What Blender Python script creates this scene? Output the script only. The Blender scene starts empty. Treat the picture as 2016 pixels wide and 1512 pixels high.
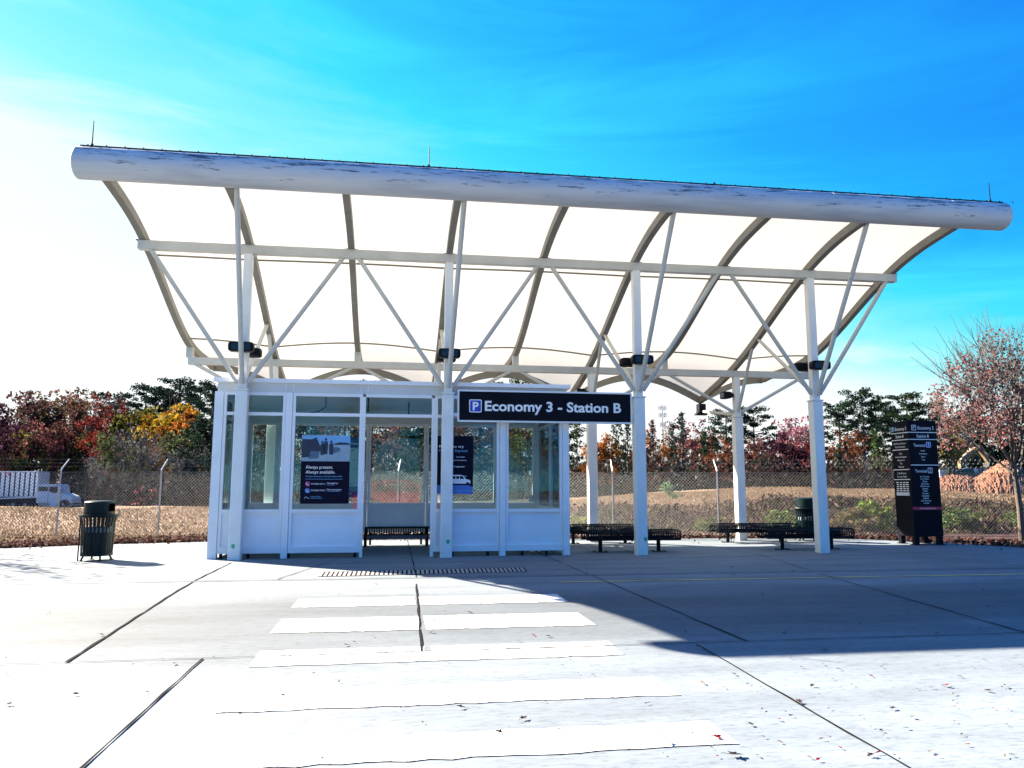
import bpy, bmesh, math, random
import numpy as np
from mathutils import Vector, Matrix
random.seed(7); rng = np.random.default_rng(7)
C = bpy.context.scene.collection
PI = math.pi
# ------------------------------------------------------------------ camera constants (calibrated)
CAM = np.array([2.904, -15.539, 1.35]); YAW, PITCH, ROLL, F = .1504, .1323, .0011, 1534.17
def _axes():
    f = np.array([math.sin(YAW)*math.cos(PITCH), math.cos(YAW)*math.cos(PITCH), math.sin(PITCH)])
    r = np.array([math.cos(YAW), -math.sin(YAW), 0.]); u = np.cross(r, f)
    return r*math.cos(ROLL)+u*math.sin(ROLL), -r*math.sin(ROLL)+u*math.cos(ROLL), f
AR, AU, AF = _axes()
def ray(x, y): return AF + AR*(x-1008)/F - AU*(y-756)/F
def at_depth(x, y, d): return CAM + ray(x, y)*d
def ground(x, y, z=0.):
    d = ray(x, y); return CAM + d*((z-CAM[2])/d[2])
S = 1.97834                     # bay of the canopy

# ------------------------------------------------------------------ helpers
def tag(o, label=None, cat=None, group=None, kind=None):
    if label: o['label'] = label
    if cat: o['category'] = cat
    if group: o['group'] = group
    if kind: o['kind'] = kind
    return o
def thing(name, label, cat, loc=(0, 0, 0), rz=0., group=None):
    o = bpy.data.objects.new(name, None); C.objects.link(o)
    o.location = loc; o.rotation_euler = (0, 0, rz); o.empty_display_size = .2
    return tag(o, label, cat, group)
def off(parent):
    """world offset of a parent chain (translations only, rotation handled by building local)"""
    v = Vector((0, 0, 0))
    while parent is not None:
        v += parent.location; parent = parent.parent
    return v
class MB:
    def __init__(s): s.v = []; s.f = []; s.m = []; s.cur = 0; s.uvw = None
    def add(s, vs, fs):
        b = len(s.v); s.v += [tuple(map(float, p)) for p in vs]
        s.f += [tuple(i+b for i in f) for f in fs]; s.m += [s.cur]*len(fs); return s
    def box(s, x0, x1, y0, y1, z0, z1):
        return s.add([(x0,y0,z0),(x1,y0,z0),(x1,y1,z0),(x0,y1,z0),(x0,y0,z1),(x1,y0,z1),(x1,y1,z1),(x0,y1,z1)],
              [(0,3,2,1),(4,5,6,7),(0,1,5,4),(1,2,6,5),(2,3,7,6),(3,0,4,7)])
    def cbox(s, c, w, d, h, b=.01):
        """box with chamfered vertical and horizontal edges; c = centre of base"""
        x, y, z = c; hw, hd = w/2, d/2
        def ring(i, zz): 
            return [(x-hw+i+b*(i==0),y-hd+i,zz),(x+hw-i-b*(i==0),y-hd+i,zz),(x+hw-i,y-hd+i+b*(i==0),zz),(x+hw-i,y+hd-i-b*(i==0),zz),
                    (x+hw-i-b*(i==0),y+hd-i,zz),(x-hw+i+b*(i==0),y+hd-i,zz),(x-hw+i,y+hd-i-b*(i==0),zz),(x-hw+i,y-hd+i+b*(i==0),zz)]
        def shr(k, zz):
            return [(x+(p[0]-x)*(1-k/hw), y+(p[1]-y)*(1-k/hd), zz) for p in ring(0, zz)]
        rings = [shr(b, z), ring(0, z+b), ring(0, z+h-b), shr(b, z+h)]
        v = [p for r in rings for p in r]; f = []
        for k in range(3):
            for i in range(8):
                j = (i+1) % 8; f.append((k*8+i, k*8+j, (k+1)*8+j, (k+1)*8+i))
        f.append(tuple(range(7, -1, -1))); f.append(tuple(range(24, 32)))
        return s.add(v, f)
    def tube(s, path, r, n=10, cap=True, sq=False):
        P = [Vector(p) for p in path]; k = len(P)
        R = list(r) if hasattr(r, '__len__') else [r]*k
        t0 = (P[1]-P[0]).normalized()
        up = Vector((0, 0, 1)) if abs(t0.z) < .9 else Vector((0, 1, 0))
        vs = []; nrm = (up - t0*up.dot(t0)).normalized()
        for i in range(k):
            t = (P[min(i+1, k-1)]-P[max(i-1, 0)]).normalized()
            nrm = (nrm - t*nrm.dot(t)).normalized(); bi = t.cross(nrm)
            for j in range(n):
                a = 2*PI*(j+.5)/n; q = R[i]*(1.414 if sq else 1)
                vs.append(P[i]+nrm*math.cos(a)*q+bi*math.sin(a)*q)
        fs = []
        for i in range(k-1):
            for j in range(n):
                jj = (j+1) % n; fs.append((i*n+j, i*n+jj, (i+1)*n+jj, (i+1)*n+j))
        if cap: fs.append(tuple(range(n-1, -1, -1))); fs.append(tuple((k-1)*n+j for j in range(n)))
        return s.add(vs, fs)
    def sweep(s, path, w, h, axis='x'):
        """rectangular bar swept along a (y,z) path at constant x: w in x, h upward"""
        vs = []; 
        for x, y, z in path: vs += [(x-w/2,y,z),(x+w/2,y,z),(x+w/2,y,z+h),(x-w/2,y,z+h)]
        fs = []
        for i in range(len(path)-1):
            for j in range(4):
                jj = (j+1) % 4; fs.append((i*4+j, i*4+jj, (i+1)*4+jj, (i+1)*4+j))
        fs.append((3,2,1,0)); n = (len(path)-1)*4; fs.append((n,n+1,n+2,n+3))
        return s.add(vs, fs)
    def lathe(s, prof, c=(0, 0), n=32, a0=0., a1=2*PI):
        full = abs(a1-a0-2*PI) < 1e-6; m = n if full else n+1; vs = []
        for r, z in prof:
            for j in range(m):
                a = a0+(a1-a0)*j/n; vs.append((c[0]+r*math.cos(a), c[1]+r*math.sin(a), z))
        fs = []
        for i in range(len(prof)-1):
            for j in range(n):
                jj = (j+1) % m; fs.append((i*m+j, i*m+jj, (i+1)*m+jj, (i+1)*m+j))
        return s.add(vs, fs)
    def poly(s, pts): return s.add(pts, [tuple(range(len(pts)))])
    def prism(s, pts, y0, y1):
        """polygon in (x,z), extruded along y"""
        n = len(pts); v = [(p[0], y0, p[1]) for p in pts]+[(p[0], y1, p[1]) for p in pts]
        f = [tuple(range(n)), tuple(range(2*n-1, n-1, -1))]
        for i in range(n): j = (i+1) % n; f.append((i, n+i, n+j, j))
        return s.add(v, f)
    def build(s, name, mat, parent=None, smooth=False, local=False):
        me = bpy.data.meshes.new(name)
        o = off(parent) if (parent is not None and not local) else Vector((0, 0, 0))
        me.from_pydata([(x-o.x, y-o.y, z-o.z) for x, y, z in s.v], [], s.f)
        mats = mat if isinstance(mat, (list, tuple)) else [mat]
        for m in mats: me.materials.append(m)
        if len(mats) > 1: me.polygons.foreach_set('material_index', s.m)
        bm = bmesh.new(); bm.from_mesh(me); bmesh.ops.recalc_face_normals(bm, faces=bm.faces); bm.to_mesh(me); bm.free()
        if smooth:
            me.polygons.foreach_set('use_smooth', [True]*len(me.polygons))
            try: me.set_sharp_from_angle(angle=math.radians(40))
            except Exception: pass
        me.update()
        ob = bpy.data.objects.new(name, me); C.objects.link(ob)
        if parent is not None: ob.parent = parent
        return ob
def copy_tree(o, parent=None, loc=None, rz=None, label=None):
    c = o.copy(); C.objects.link(c)
    if parent is not None: c.parent = parent
    if loc is not None: c.location = loc
    if rz is not None: c.rotation_euler = (0, 0, rz)
    if label: c['label'] = label
    for ch in list(o.children): copy_tree(ch, c)
    return c
# ------------------------------------------------------------------ materials
def nmat(name):
    m = bpy.data.materials.new(name); m.use_nodes = True; nt = m.node_tree; nt.nodes.clear()
    out = nt.nodes.new('ShaderNodeOutputMaterial'); return m, nt, out
def N(nt, t, **k):
    n = nt.nodes.new(t)
    for a, b in k.items():
        if a in n.inputs: n.inputs[a].default_value = b
        else: setattr(n, a, b)
    return n
def L(nt, a, b): nt.links.new(a, b)
def ramp(nt, fac, stops):
    r = nt.nodes.new('ShaderNodeValToRGB'); e = r.color_ramp.elements
    e[0].position, e[0].color = stops[0][0], (*stops[0][1], 1); e[1].position, e[1].color = stops[-1][0], (*stops[-1][1], 1)
    for p, c in stops[1:-1]: q = e.new(p); q.color = (*c, 1)
    L(nt, fac, r.inputs[0]); return r
def paint(name, col, rough=.5, var=.12, scale=3., metal=0., stain=None, spec=.5, bump=0., streak=False):
    """painted or plain surface with soft mottling and optional rust/dirt spots"""
    m, nt, out = nmat(name); b = N(nt, 'ShaderNodeBsdfPrincipled', Roughness=rough, Metallic=metal); b.inputs['Specular IOR Level'].default_value = spec
    geo = N(nt, 'ShaderNodeNewGeometry'); mp = N(nt, 'ShaderNodeMapping'); L(nt, geo.outputs['Position'], mp.inputs[0])
    if streak: mp.inputs['Scale'].default_value = (1, 1, .12)
    nz = N(nt, 'ShaderNodeTexNoise', Scale=scale, Detail=6., Roughness=.65); L(nt, mp.outputs[0], nz.inputs['Vector'])
    lo = tuple(c*(1-var) for c in col); hi = tuple(min(1, c*(1+var)) for c in col)
    r = ramp(nt, nz.outputs[0], [(.3, lo), (.7, hi)]); colout = r.outputs[0]
    if stain:
        nz2 = N(nt, 'ShaderNodeTexNoise', Scale=stain[1], Detail=4.); L(nt, geo.outputs['Position'], nz2.inputs['Vector'])
        r2 = ramp(nt, nz2.outputs[0], [(stain[2], (0, 0, 0)), (stain[2]+.04, (1, 1, 1))])
        mx = N(nt, 'ShaderNodeMixRGB'); L(nt, r2.outputs[0], mx.inputs[0]); L(nt, colout, mx.inputs[1]); mx.inputs[2].default_value = (*stain[0], 1); colout = mx.outputs[0]
    L(nt, colout, b.inputs['Base Color'])
    if bump:
        bp = N(nt, 'ShaderNodeBump', Strength=bump, Distance=.01); n3 = N(nt, 'ShaderNodeTexNoise', Scale=scale*12); L(nt, geo.outputs['Position'], n3.inputs['Vector'])
        L(nt, n3.outputs[0], bp.inputs['Height']); L(nt, bp.outputs[0], b.inputs['Normal'])
    L(nt, b.outputs[0], out.inputs[0]); return m
M = {}
M['steel'] = paint('painted_steel', (.5, .5, .455), .45, .1, 2.5, stain=((.16, .1, .06), 9., .735))
M['steel_worn'] = paint('worn_painted_steel', (.54, .54, .5), .5, .12, 3., stain=((.05, .04, .035), 8., .66))
M['column'] = paint('column_paint', (.74, .75, .72), .45, .07, 2.5, stain=((.2, .14, .1), 11., .76))
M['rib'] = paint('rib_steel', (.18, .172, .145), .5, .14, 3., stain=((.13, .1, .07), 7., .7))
M['alu'] = paint('shelter_frame', (.78, .8, .82), .35, .06, 2.)
M['panel'] = paint('shelter_panel', (.78, .82, .86), .4, .07, 1.3, stain=((.3, .3, .32), 14., .75))
M['fascia'] = paint('shelter_fascia', (.62, .62, .6), .45, .06, 2.)
M['dark'] = paint('black_metal', (.012, .015, .018), .45, .3, 6., spec=.04)
M['green_black'] = paint('green_black_paint', (.004, .014, .016), .4, .3, 8., spec=.12)
M['liner'] = paint('liner_plastic', (.006, .008, .012), .5, .2, 5.)
M['black_lamp'] = paint('lamp_housing', (.012, .013, .016), .4, .2, 5., spec=.04)
M['white'] = paint('white_paint', (.8, .8, .8), .5, .04, 3.)
M['sign_black'] = paint('sign_face', (.008, .009, .014), .4, .2, 2., spec=.04)
M['sign_blue'] = paint('sign_blue', (.03, .05, .45), .4, .05, 2.)
M['letter'] = paint('letter_white', (.85, .85, .86), .5, .02, 2.)
M['letter_blue'] = paint('letter_light_blue', (.12, .35, .62), .5, .02, 2.)
M['red_band'] = paint('red_band', (.5, .012, .06), .5, .06, 2.)
M['purple'] = paint('purple_icon', (.3, .03, .2), .5, .06, 2.)
M['poster_black'] = paint('poster_black', (.008, .008, .022), .35, .1, 2., spec=.04)
M['poster_sky'] = paint('poster_sky', (.16, .38, .66), .4, .12, 1.5)
M['poster_road'] = paint('poster_road', (.25, .36, .44), .4, .12, 9.)
M['poster_dark'] = paint('poster_dark', (.012, .02, .05), .4, .4, 20.)
M['poster_mid'] = paint('poster_mid', (.06, .12, .2), .4, .5, 25.)
M['poster_map'] = paint('poster_map', (.5, .6, .6), .4, .06, 6.)
M['poster_blue'] = paint('poster_blue', (.01, .02, .3), .4, .1, 3.)
M['poster_stripe'] = paint('poster_stripe', (.03, .16, .5), .4, .06, 3.)
M['galv'] = paint('galvanised_steel', (.3, .31, .32), .4, .1, 6., metal=.3)
M['wire'] = paint('chain_wire', (.1, .105, .11), .4, .05, 6., metal=1.)
M['rubber'] = paint('tyre_rubber', (.012, .012, .013), .8, .2, 8.)
M['glass_dark'] = paint('dark_window', (.015, .02, .025), .1, .1, 2.)
M['dirt'] = paint('bare_dirt', (.15, .062, .03), .95, .4, 3., bump=.6)
M['yellow'] = paint('machine_yellow', (.5, .3, .05), .5, .12, 3.)
M['tan'] = paint('machine_tan', (.22, .15, .07), .5, .12, 3.)
M['seal'] = paint('joint_sealant', (.01, .009, .009), 1., .3, 8., spec=.05)
M['stripe'] = paint('road_marking_white', (.5, .5, .49), .7, .07, 5., stain=((.18, .18, .18), 30., .57))
M['yellow_line'] = paint('road_marking_yellow', (.42, .36, .12), .7, .3, 6.)
M['grate'] = paint('drain_iron', (.02, .02, .022), .6, .3, 8.)
M['green_dot'] = paint('green_spray', (.03, .42, .2), .6, .25, 25.)
M['bark'] = paint('bark', (.08, .062, .052), .9, .35, 5., bump=.5)
M['bark_light'] = paint('bark_light', (.2, .17, .15), .9, .35, 5.)
M['cup'] = paint('paper', (.82, .82, .8), .6, .03, 4.)

def concrete(name, base, warm=0., worn=True):
    m, nt, out = nmat(name); b = N(nt, 'ShaderNodeBsdfPrincipled', Roughness=.85); b.inputs['Specular IOR Level'].default_value = .3
    g = N(nt, 'ShaderNodeNewGeometry')
    n1 = N(nt, 'ShaderNodeTexNoise', Scale=.35, Detail=5., Roughness=.6); L(nt, g.outputs['Position'], n1.inputs['Vector'])
    mp = N(nt, 'ShaderNodeMapping'); mp.inputs['Scale'].default_value = (.25, 1.3, 1); L(nt, g.outputs['Position'], mp.inputs[0])
    n2 = N(nt, 'ShaderNodeTexNoise', Scale=1.4, Detail=8., Roughness=.7); L(nt, mp.outputs[0], n2.inputs['Vector'])
    mp3 = N(nt, 'ShaderNodeMapping'); mp3.inputs['Scale'].default_value = (.35, 1.2, 1); L(nt, g.outputs['Position'], mp3.inputs[0])
    n3 = N(nt, 'ShaderNodeTexNoise', Scale=22., Detail=5., Roughness=.85); L(nt, mp3.outputs[0], n3.inputs['Vector'])
    def mul(a, bb):
        x = N(nt, 'ShaderNodeMixRGB', blend_type='MULTIPLY'); x.inputs[0].default_value = 1.; L(nt, a, x.inputs[1]); L(nt, bb, x.inputs[2]); return x.outputs[0]
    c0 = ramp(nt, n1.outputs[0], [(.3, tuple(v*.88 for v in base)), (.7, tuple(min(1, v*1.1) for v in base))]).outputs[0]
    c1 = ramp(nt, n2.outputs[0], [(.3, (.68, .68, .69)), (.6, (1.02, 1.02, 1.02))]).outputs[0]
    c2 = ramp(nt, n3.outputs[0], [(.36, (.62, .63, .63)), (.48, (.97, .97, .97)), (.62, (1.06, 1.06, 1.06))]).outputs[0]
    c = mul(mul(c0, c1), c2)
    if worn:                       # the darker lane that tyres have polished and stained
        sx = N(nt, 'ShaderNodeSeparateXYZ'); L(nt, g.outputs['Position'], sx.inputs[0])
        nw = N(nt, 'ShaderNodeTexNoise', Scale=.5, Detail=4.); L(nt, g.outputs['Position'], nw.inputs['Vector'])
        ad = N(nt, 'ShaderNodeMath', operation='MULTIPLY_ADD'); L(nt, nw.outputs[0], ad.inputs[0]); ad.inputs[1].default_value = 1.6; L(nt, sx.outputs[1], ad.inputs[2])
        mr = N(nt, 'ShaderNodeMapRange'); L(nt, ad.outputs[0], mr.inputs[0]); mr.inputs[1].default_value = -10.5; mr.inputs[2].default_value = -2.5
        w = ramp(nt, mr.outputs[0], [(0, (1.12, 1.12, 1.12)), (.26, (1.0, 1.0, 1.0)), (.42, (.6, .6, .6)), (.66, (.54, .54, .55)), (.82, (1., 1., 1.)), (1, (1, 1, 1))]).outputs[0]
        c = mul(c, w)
    L(nt, c, b.inputs['Base Color'])
    bp = N(nt, 'ShaderNodeBump', Strength=.25, Distance=.004); L(nt, n3.outputs[0], bp.inputs['Height']); L(nt, bp.outputs[0], b.inputs['Normal'])
    L(nt, b.outputs[0], out.inputs[0]); return m
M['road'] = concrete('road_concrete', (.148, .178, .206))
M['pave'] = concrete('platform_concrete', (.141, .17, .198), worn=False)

def glass(name, tint=(.8, .88, .9), boost=0.0):
    m, nt, out = nmat(name)
    t = N(nt, 'ShaderNodeBsdfTransparent'); t.inputs[0].default_value = (*tint, 1)
    g = N(nt, 'ShaderNodeBsdfGlossy', Roughness=.02); g.inputs[0].default_value = (.9, .95, 1, 1)
    fr = N(nt, 'ShaderNodeFresnel', IOR=1.45); ad = N(nt, 'ShaderNodeMath', operation='ADD'); L(nt, fr.outputs[0], ad.inputs[0]); ad.inputs[1].default_value = boost
    mx = N(nt, 'ShaderNodeMixShader'); L(nt, ad.outputs[0], mx.inputs[0]); L(nt, t.outputs[0], mx.inputs[1]); L(nt, g.outputs[0], mx.inputs[2])
    L(nt, mx.outputs[0], out.inputs[0]); return m
M['glass'] = glass('shelter_glass')

def membrane():
    m, nt, out = nmat('translucent_roof_panel')
    d = N(nt, 'ShaderNodeBsdfDiffuse'); d.inputs[0].default_value = (.66, .66, .63, 1)
    t = N(nt, 'ShaderNodeBsdfTranslucent'); t.inputs[0].default_value = (.93, .92, .88, 1)
    mx = N(nt, 'ShaderNodeMixShader'); mx.inputs[0].default_value = .16; L(nt, d.outputs[0], mx.inputs[1]); L(nt, t.outputs[0], mx.inputs[2]); L(nt, mx.outputs[0], out.inputs[0]); return m
M['membrane'] = membrane()

def gutter_mat():
    m, nt, out = nmat('weathered_white_gutter'); b = N(nt, 'ShaderNodeBsdfPrincipled', Roughness=.5, Metallic=.05)
    g = N(nt, 'ShaderNodeNewGeometry'); mp = N(nt, 'ShaderNodeMapping'); mp.inputs['Scale'].default_value = (.35, 2.4, 2.4); L(nt, g.outputs['Position'], mp.inputs[0])
    n1 = N(nt, 'ShaderNodeTexNoise', Scale=1.2, Detail=7., Roughness=.65); L(nt, mp.outputs[0], n1.inputs['Vector'])
    c = ramp(nt, n1.outputs[0], [(.3, (.34, .36, .4)), (.5, (.48, .5, .53)), (.7, (.56, .55, .53))]).outputs[0]
    mp2 = N(nt, 'ShaderNodeMapping'); mp2.inputs['Scale'].default_value = (.8, 4.2, 8.); L(nt, g.outputs['Position'], mp2.inputs[0])
    n2 = N(nt, 'ShaderNodeTexNoise', Scale=2.1, Detail=9., Roughness=.78); L(nt, mp2.outputs[0], n2.inputs['Vector'])
    sz = N(nt, 'ShaderNodeSeparateXYZ'); L(nt, g.outputs['Position'], sz.inputs[0])
    ma = N(nt, 'ShaderNodeMath', operation='MULTIPLY_ADD'); L(nt, sz.outputs[2], ma.inputs[0]); ma.inputs[1].default_value = .36; ma.inputs[2].default_value = -6.84*.36
    mb_ = N(nt, 'ShaderNodeMath', operation='ADD'); L(nt, ma.outputs[0], mb_.inputs[0]); L(nt, n2.outputs[0], mb_.inputs[1])
    k = ramp(nt, mb_.outputs[0], [(.51, (0, 0, 0)), (.57, (.9, .9, .9))])
    mx = N(nt, 'ShaderNodeMixRGB'); L(nt, k.outputs[0], mx.inputs[0]); L(nt, c, mx.inputs[1]); mx.inputs[2].default_value = (.05, .058, .075, 1)
    L(nt, mx.outputs[0], b.inputs['Base Color']); L(nt, b.outputs[0], out.inputs[0]); return m
M['gutter'] = gutter_mat()

def leafmat(name, transl=.45, objcol=True, col=(.1, .1, .05)):
    m, nt, out = nmat(name)
    a = N(nt, 'ShaderNodeAttribute', attribute_name='tint')
    if objcol:
        oi = N(nt, 'ShaderNodeObjectInfo'); c = oi.outputs['Color']
    else:
        rgb = N(nt, 'ShaderNodeRGB'); rgb.outputs[0].default_value = (*col, 1); c = rgb.outputs[0]
    mx = N(nt, 'ShaderNodeMixRGB', blend_type='MULTIPLY'); mx.inputs[0].default_value = 1.; L(nt, c, mx.inputs[1]); L(nt, a.outputs['Color'], mx.inputs[2])
    d = N(nt, 'ShaderNodeBsdfDiffuse'); t = N(nt, 'ShaderNodeBsdfTranslucent'); L(nt, mx.outputs[0], d.inputs[0]); L(nt, mx.outputs[0], t.inputs[0])
    ms = N(nt, 'ShaderNodeMixShader'); ms.inputs[0].default_value = transl; L(nt, d.outputs[0], ms.inputs[1]); L(nt, t.outputs[0], ms.inputs[2]); L(nt, ms.outputs[0], out.inputs[0]); return m
M['leaf'] = leafmat('leaves'); M['needle'] = leafmat('needles', .2); M['litter'] = leafmat('leaf_litter', .25); M['twig'] = paint('twig', (.13, .11, .105), .9, .2, 4.)

# ------------------------------------------------------------------ sun and sky
SUN = Vector((-7.8, 6.8, 6.7)).normalized()
elev = math.asin(SUN.z); az = math.atan2(SUN.x, SUN.y)      # az measured from +Y towards +X
EXPO = 2.7
w = bpy.data.worlds.new('World'); bpy.context.scene.world = w; w.use_nodes = True
nt = w.node_tree; nt.nodes.clear()
wo = N(nt, 'ShaderNodeOutputWorld'); bg = N(nt, 'ShaderNodeBackground', Strength=.12)
sky = N(nt, 'ShaderNodeTexSky', sky_type='NISHITA', sun_disc=False, sun_elevation=elev, sun_rotation=az, air_density=1., dust_density=.6, ozone_density=1.6, altitude=100.)
hs = N(nt, 'ShaderNodeHueSaturation', Saturation=1.7, Value=1.); L(nt, sky.outputs[0], hs.inputs['Color'])
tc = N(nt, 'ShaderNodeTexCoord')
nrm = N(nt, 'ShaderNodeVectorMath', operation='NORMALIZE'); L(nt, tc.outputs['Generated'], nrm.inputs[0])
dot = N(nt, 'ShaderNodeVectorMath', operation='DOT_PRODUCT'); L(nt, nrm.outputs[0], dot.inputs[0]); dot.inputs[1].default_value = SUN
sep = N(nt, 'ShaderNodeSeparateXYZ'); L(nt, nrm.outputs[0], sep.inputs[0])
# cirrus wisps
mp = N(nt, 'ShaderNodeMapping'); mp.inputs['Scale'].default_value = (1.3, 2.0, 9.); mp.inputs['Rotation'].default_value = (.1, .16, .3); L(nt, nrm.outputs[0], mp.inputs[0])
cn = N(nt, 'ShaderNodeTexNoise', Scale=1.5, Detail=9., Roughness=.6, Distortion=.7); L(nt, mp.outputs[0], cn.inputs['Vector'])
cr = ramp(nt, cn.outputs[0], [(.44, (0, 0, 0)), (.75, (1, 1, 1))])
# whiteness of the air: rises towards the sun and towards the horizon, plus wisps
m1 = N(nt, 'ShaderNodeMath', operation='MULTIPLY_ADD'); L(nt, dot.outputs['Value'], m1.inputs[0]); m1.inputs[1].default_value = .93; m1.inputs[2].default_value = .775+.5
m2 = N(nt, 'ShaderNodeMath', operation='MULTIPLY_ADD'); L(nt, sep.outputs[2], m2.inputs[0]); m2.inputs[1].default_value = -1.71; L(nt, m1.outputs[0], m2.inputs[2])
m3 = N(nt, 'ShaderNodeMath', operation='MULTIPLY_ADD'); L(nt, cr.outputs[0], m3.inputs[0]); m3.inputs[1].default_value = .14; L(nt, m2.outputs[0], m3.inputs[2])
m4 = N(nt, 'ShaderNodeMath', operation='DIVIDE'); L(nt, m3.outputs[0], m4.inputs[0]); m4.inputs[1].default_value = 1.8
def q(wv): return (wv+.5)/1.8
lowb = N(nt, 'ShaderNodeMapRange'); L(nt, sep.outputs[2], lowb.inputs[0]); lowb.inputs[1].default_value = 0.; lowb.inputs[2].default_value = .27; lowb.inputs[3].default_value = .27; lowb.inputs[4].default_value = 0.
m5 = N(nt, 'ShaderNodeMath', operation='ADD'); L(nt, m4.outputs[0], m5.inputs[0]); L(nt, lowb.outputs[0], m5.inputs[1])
air = ramp(nt, m5.outputs[0], [(q(-.5), (.004, .34, 1.3)), (q(-.43), (.001, .05, .4)), (q(-.3), (.002, .18, .85)), (q(-.1), (.008, .5, 1.6)), (q(.06), (.01, .26, 1.05)), (q(.2), (.014, .24, .9)), (q(.47), (.022, .42, 1.)), (q(.7), (.06, .76, 1.)), (q(.88), (.28, .93, 1.)), (q(1.03), (.9, 1., 1.)), (q(1.3), (1.05, 1.05, 1.05))])  # unseen sky behind camera is brightened as blue fill for shaded fronts, zenith darkened
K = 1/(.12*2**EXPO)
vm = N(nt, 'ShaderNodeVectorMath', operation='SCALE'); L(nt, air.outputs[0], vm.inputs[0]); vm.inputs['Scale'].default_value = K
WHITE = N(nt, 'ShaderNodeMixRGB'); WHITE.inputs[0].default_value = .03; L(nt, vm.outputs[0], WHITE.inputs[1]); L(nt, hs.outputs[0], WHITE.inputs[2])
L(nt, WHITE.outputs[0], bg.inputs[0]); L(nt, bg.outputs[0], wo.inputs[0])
sl = bpy.data.lights.new('sun', 'SUN'); sl.energy = 5.; sl.angle = math.radians(.53); sl.color = (1, .87, .7)
so = bpy.data.objects.new('sun', sl); C.objects.link(so); so.rotation_euler = SUN.to_track_quat('Z', 'Y').to_euler()
vs = bpy.context.scene.view_settings; vs.view_transform = 'Standard'; vs.look = 'None'; vs.exposure = EXPO; vs.gamma = 1.; vs.use_curve_mapping = False
cd = bpy.data.cameras.new('camera'); co = bpy.data.objects.new('camera', cd); C.objects.link(co)
cd.sensor_width = 36; cd.lens = F/2016*36; cd.clip_end = 3000; cd.clip_start = .1
co.matrix_world = Matrix(((AR[0], AU[0], -AF[0], CAM[0]), (AR[1], AU[1], -AF[1], CAM[1]), (AR[2], AU[2], -AF[2], CAM[2]), (0, 0, 0, 1)))
bpy.context.scene.camera = co
#PART2
# ------------------------------------------------------------------ setting: terrain, road, platform
def sst(a, b, x):
    t = np.clip((x-a)/(b-a), 0, 1); return t*t*(3-2*t)
def terr(x, y):
    x = np.asarray(x, float); y = np.asarray(y, float)
    zc = .40+.82*sst(1, 21, x)+.1*np.sin(x*.31+.6)*sst(-4, 6, x)
    far = -1.35-.5*sst(10, 40, x)
    z = -.03+zc*sst(7.5, 22, y)+.05*np.sin(x*.9+y*.6)*sst(7, 12, y)
    return z+(far-zc)*sst(25, 58, y)
EDGE = [(-90, 1.2), (-30, 1.9), (-9, 2.7), (-5.7, 3.57), (-3.9, 4.6), (-1.66, 5.3), (3, 5.5), (10, 5.05), (13.5, 4.5), (15.3, 3.9), (16.5, 2.3), (17.2, .6), (18.3, -1.2), (21, -2.6), (26, -3.4), (90, -3.5)]
def edge_y(x): return np.interp(x, [p[0] for p in EDGE], [p[1] for p in EDGE])
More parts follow.
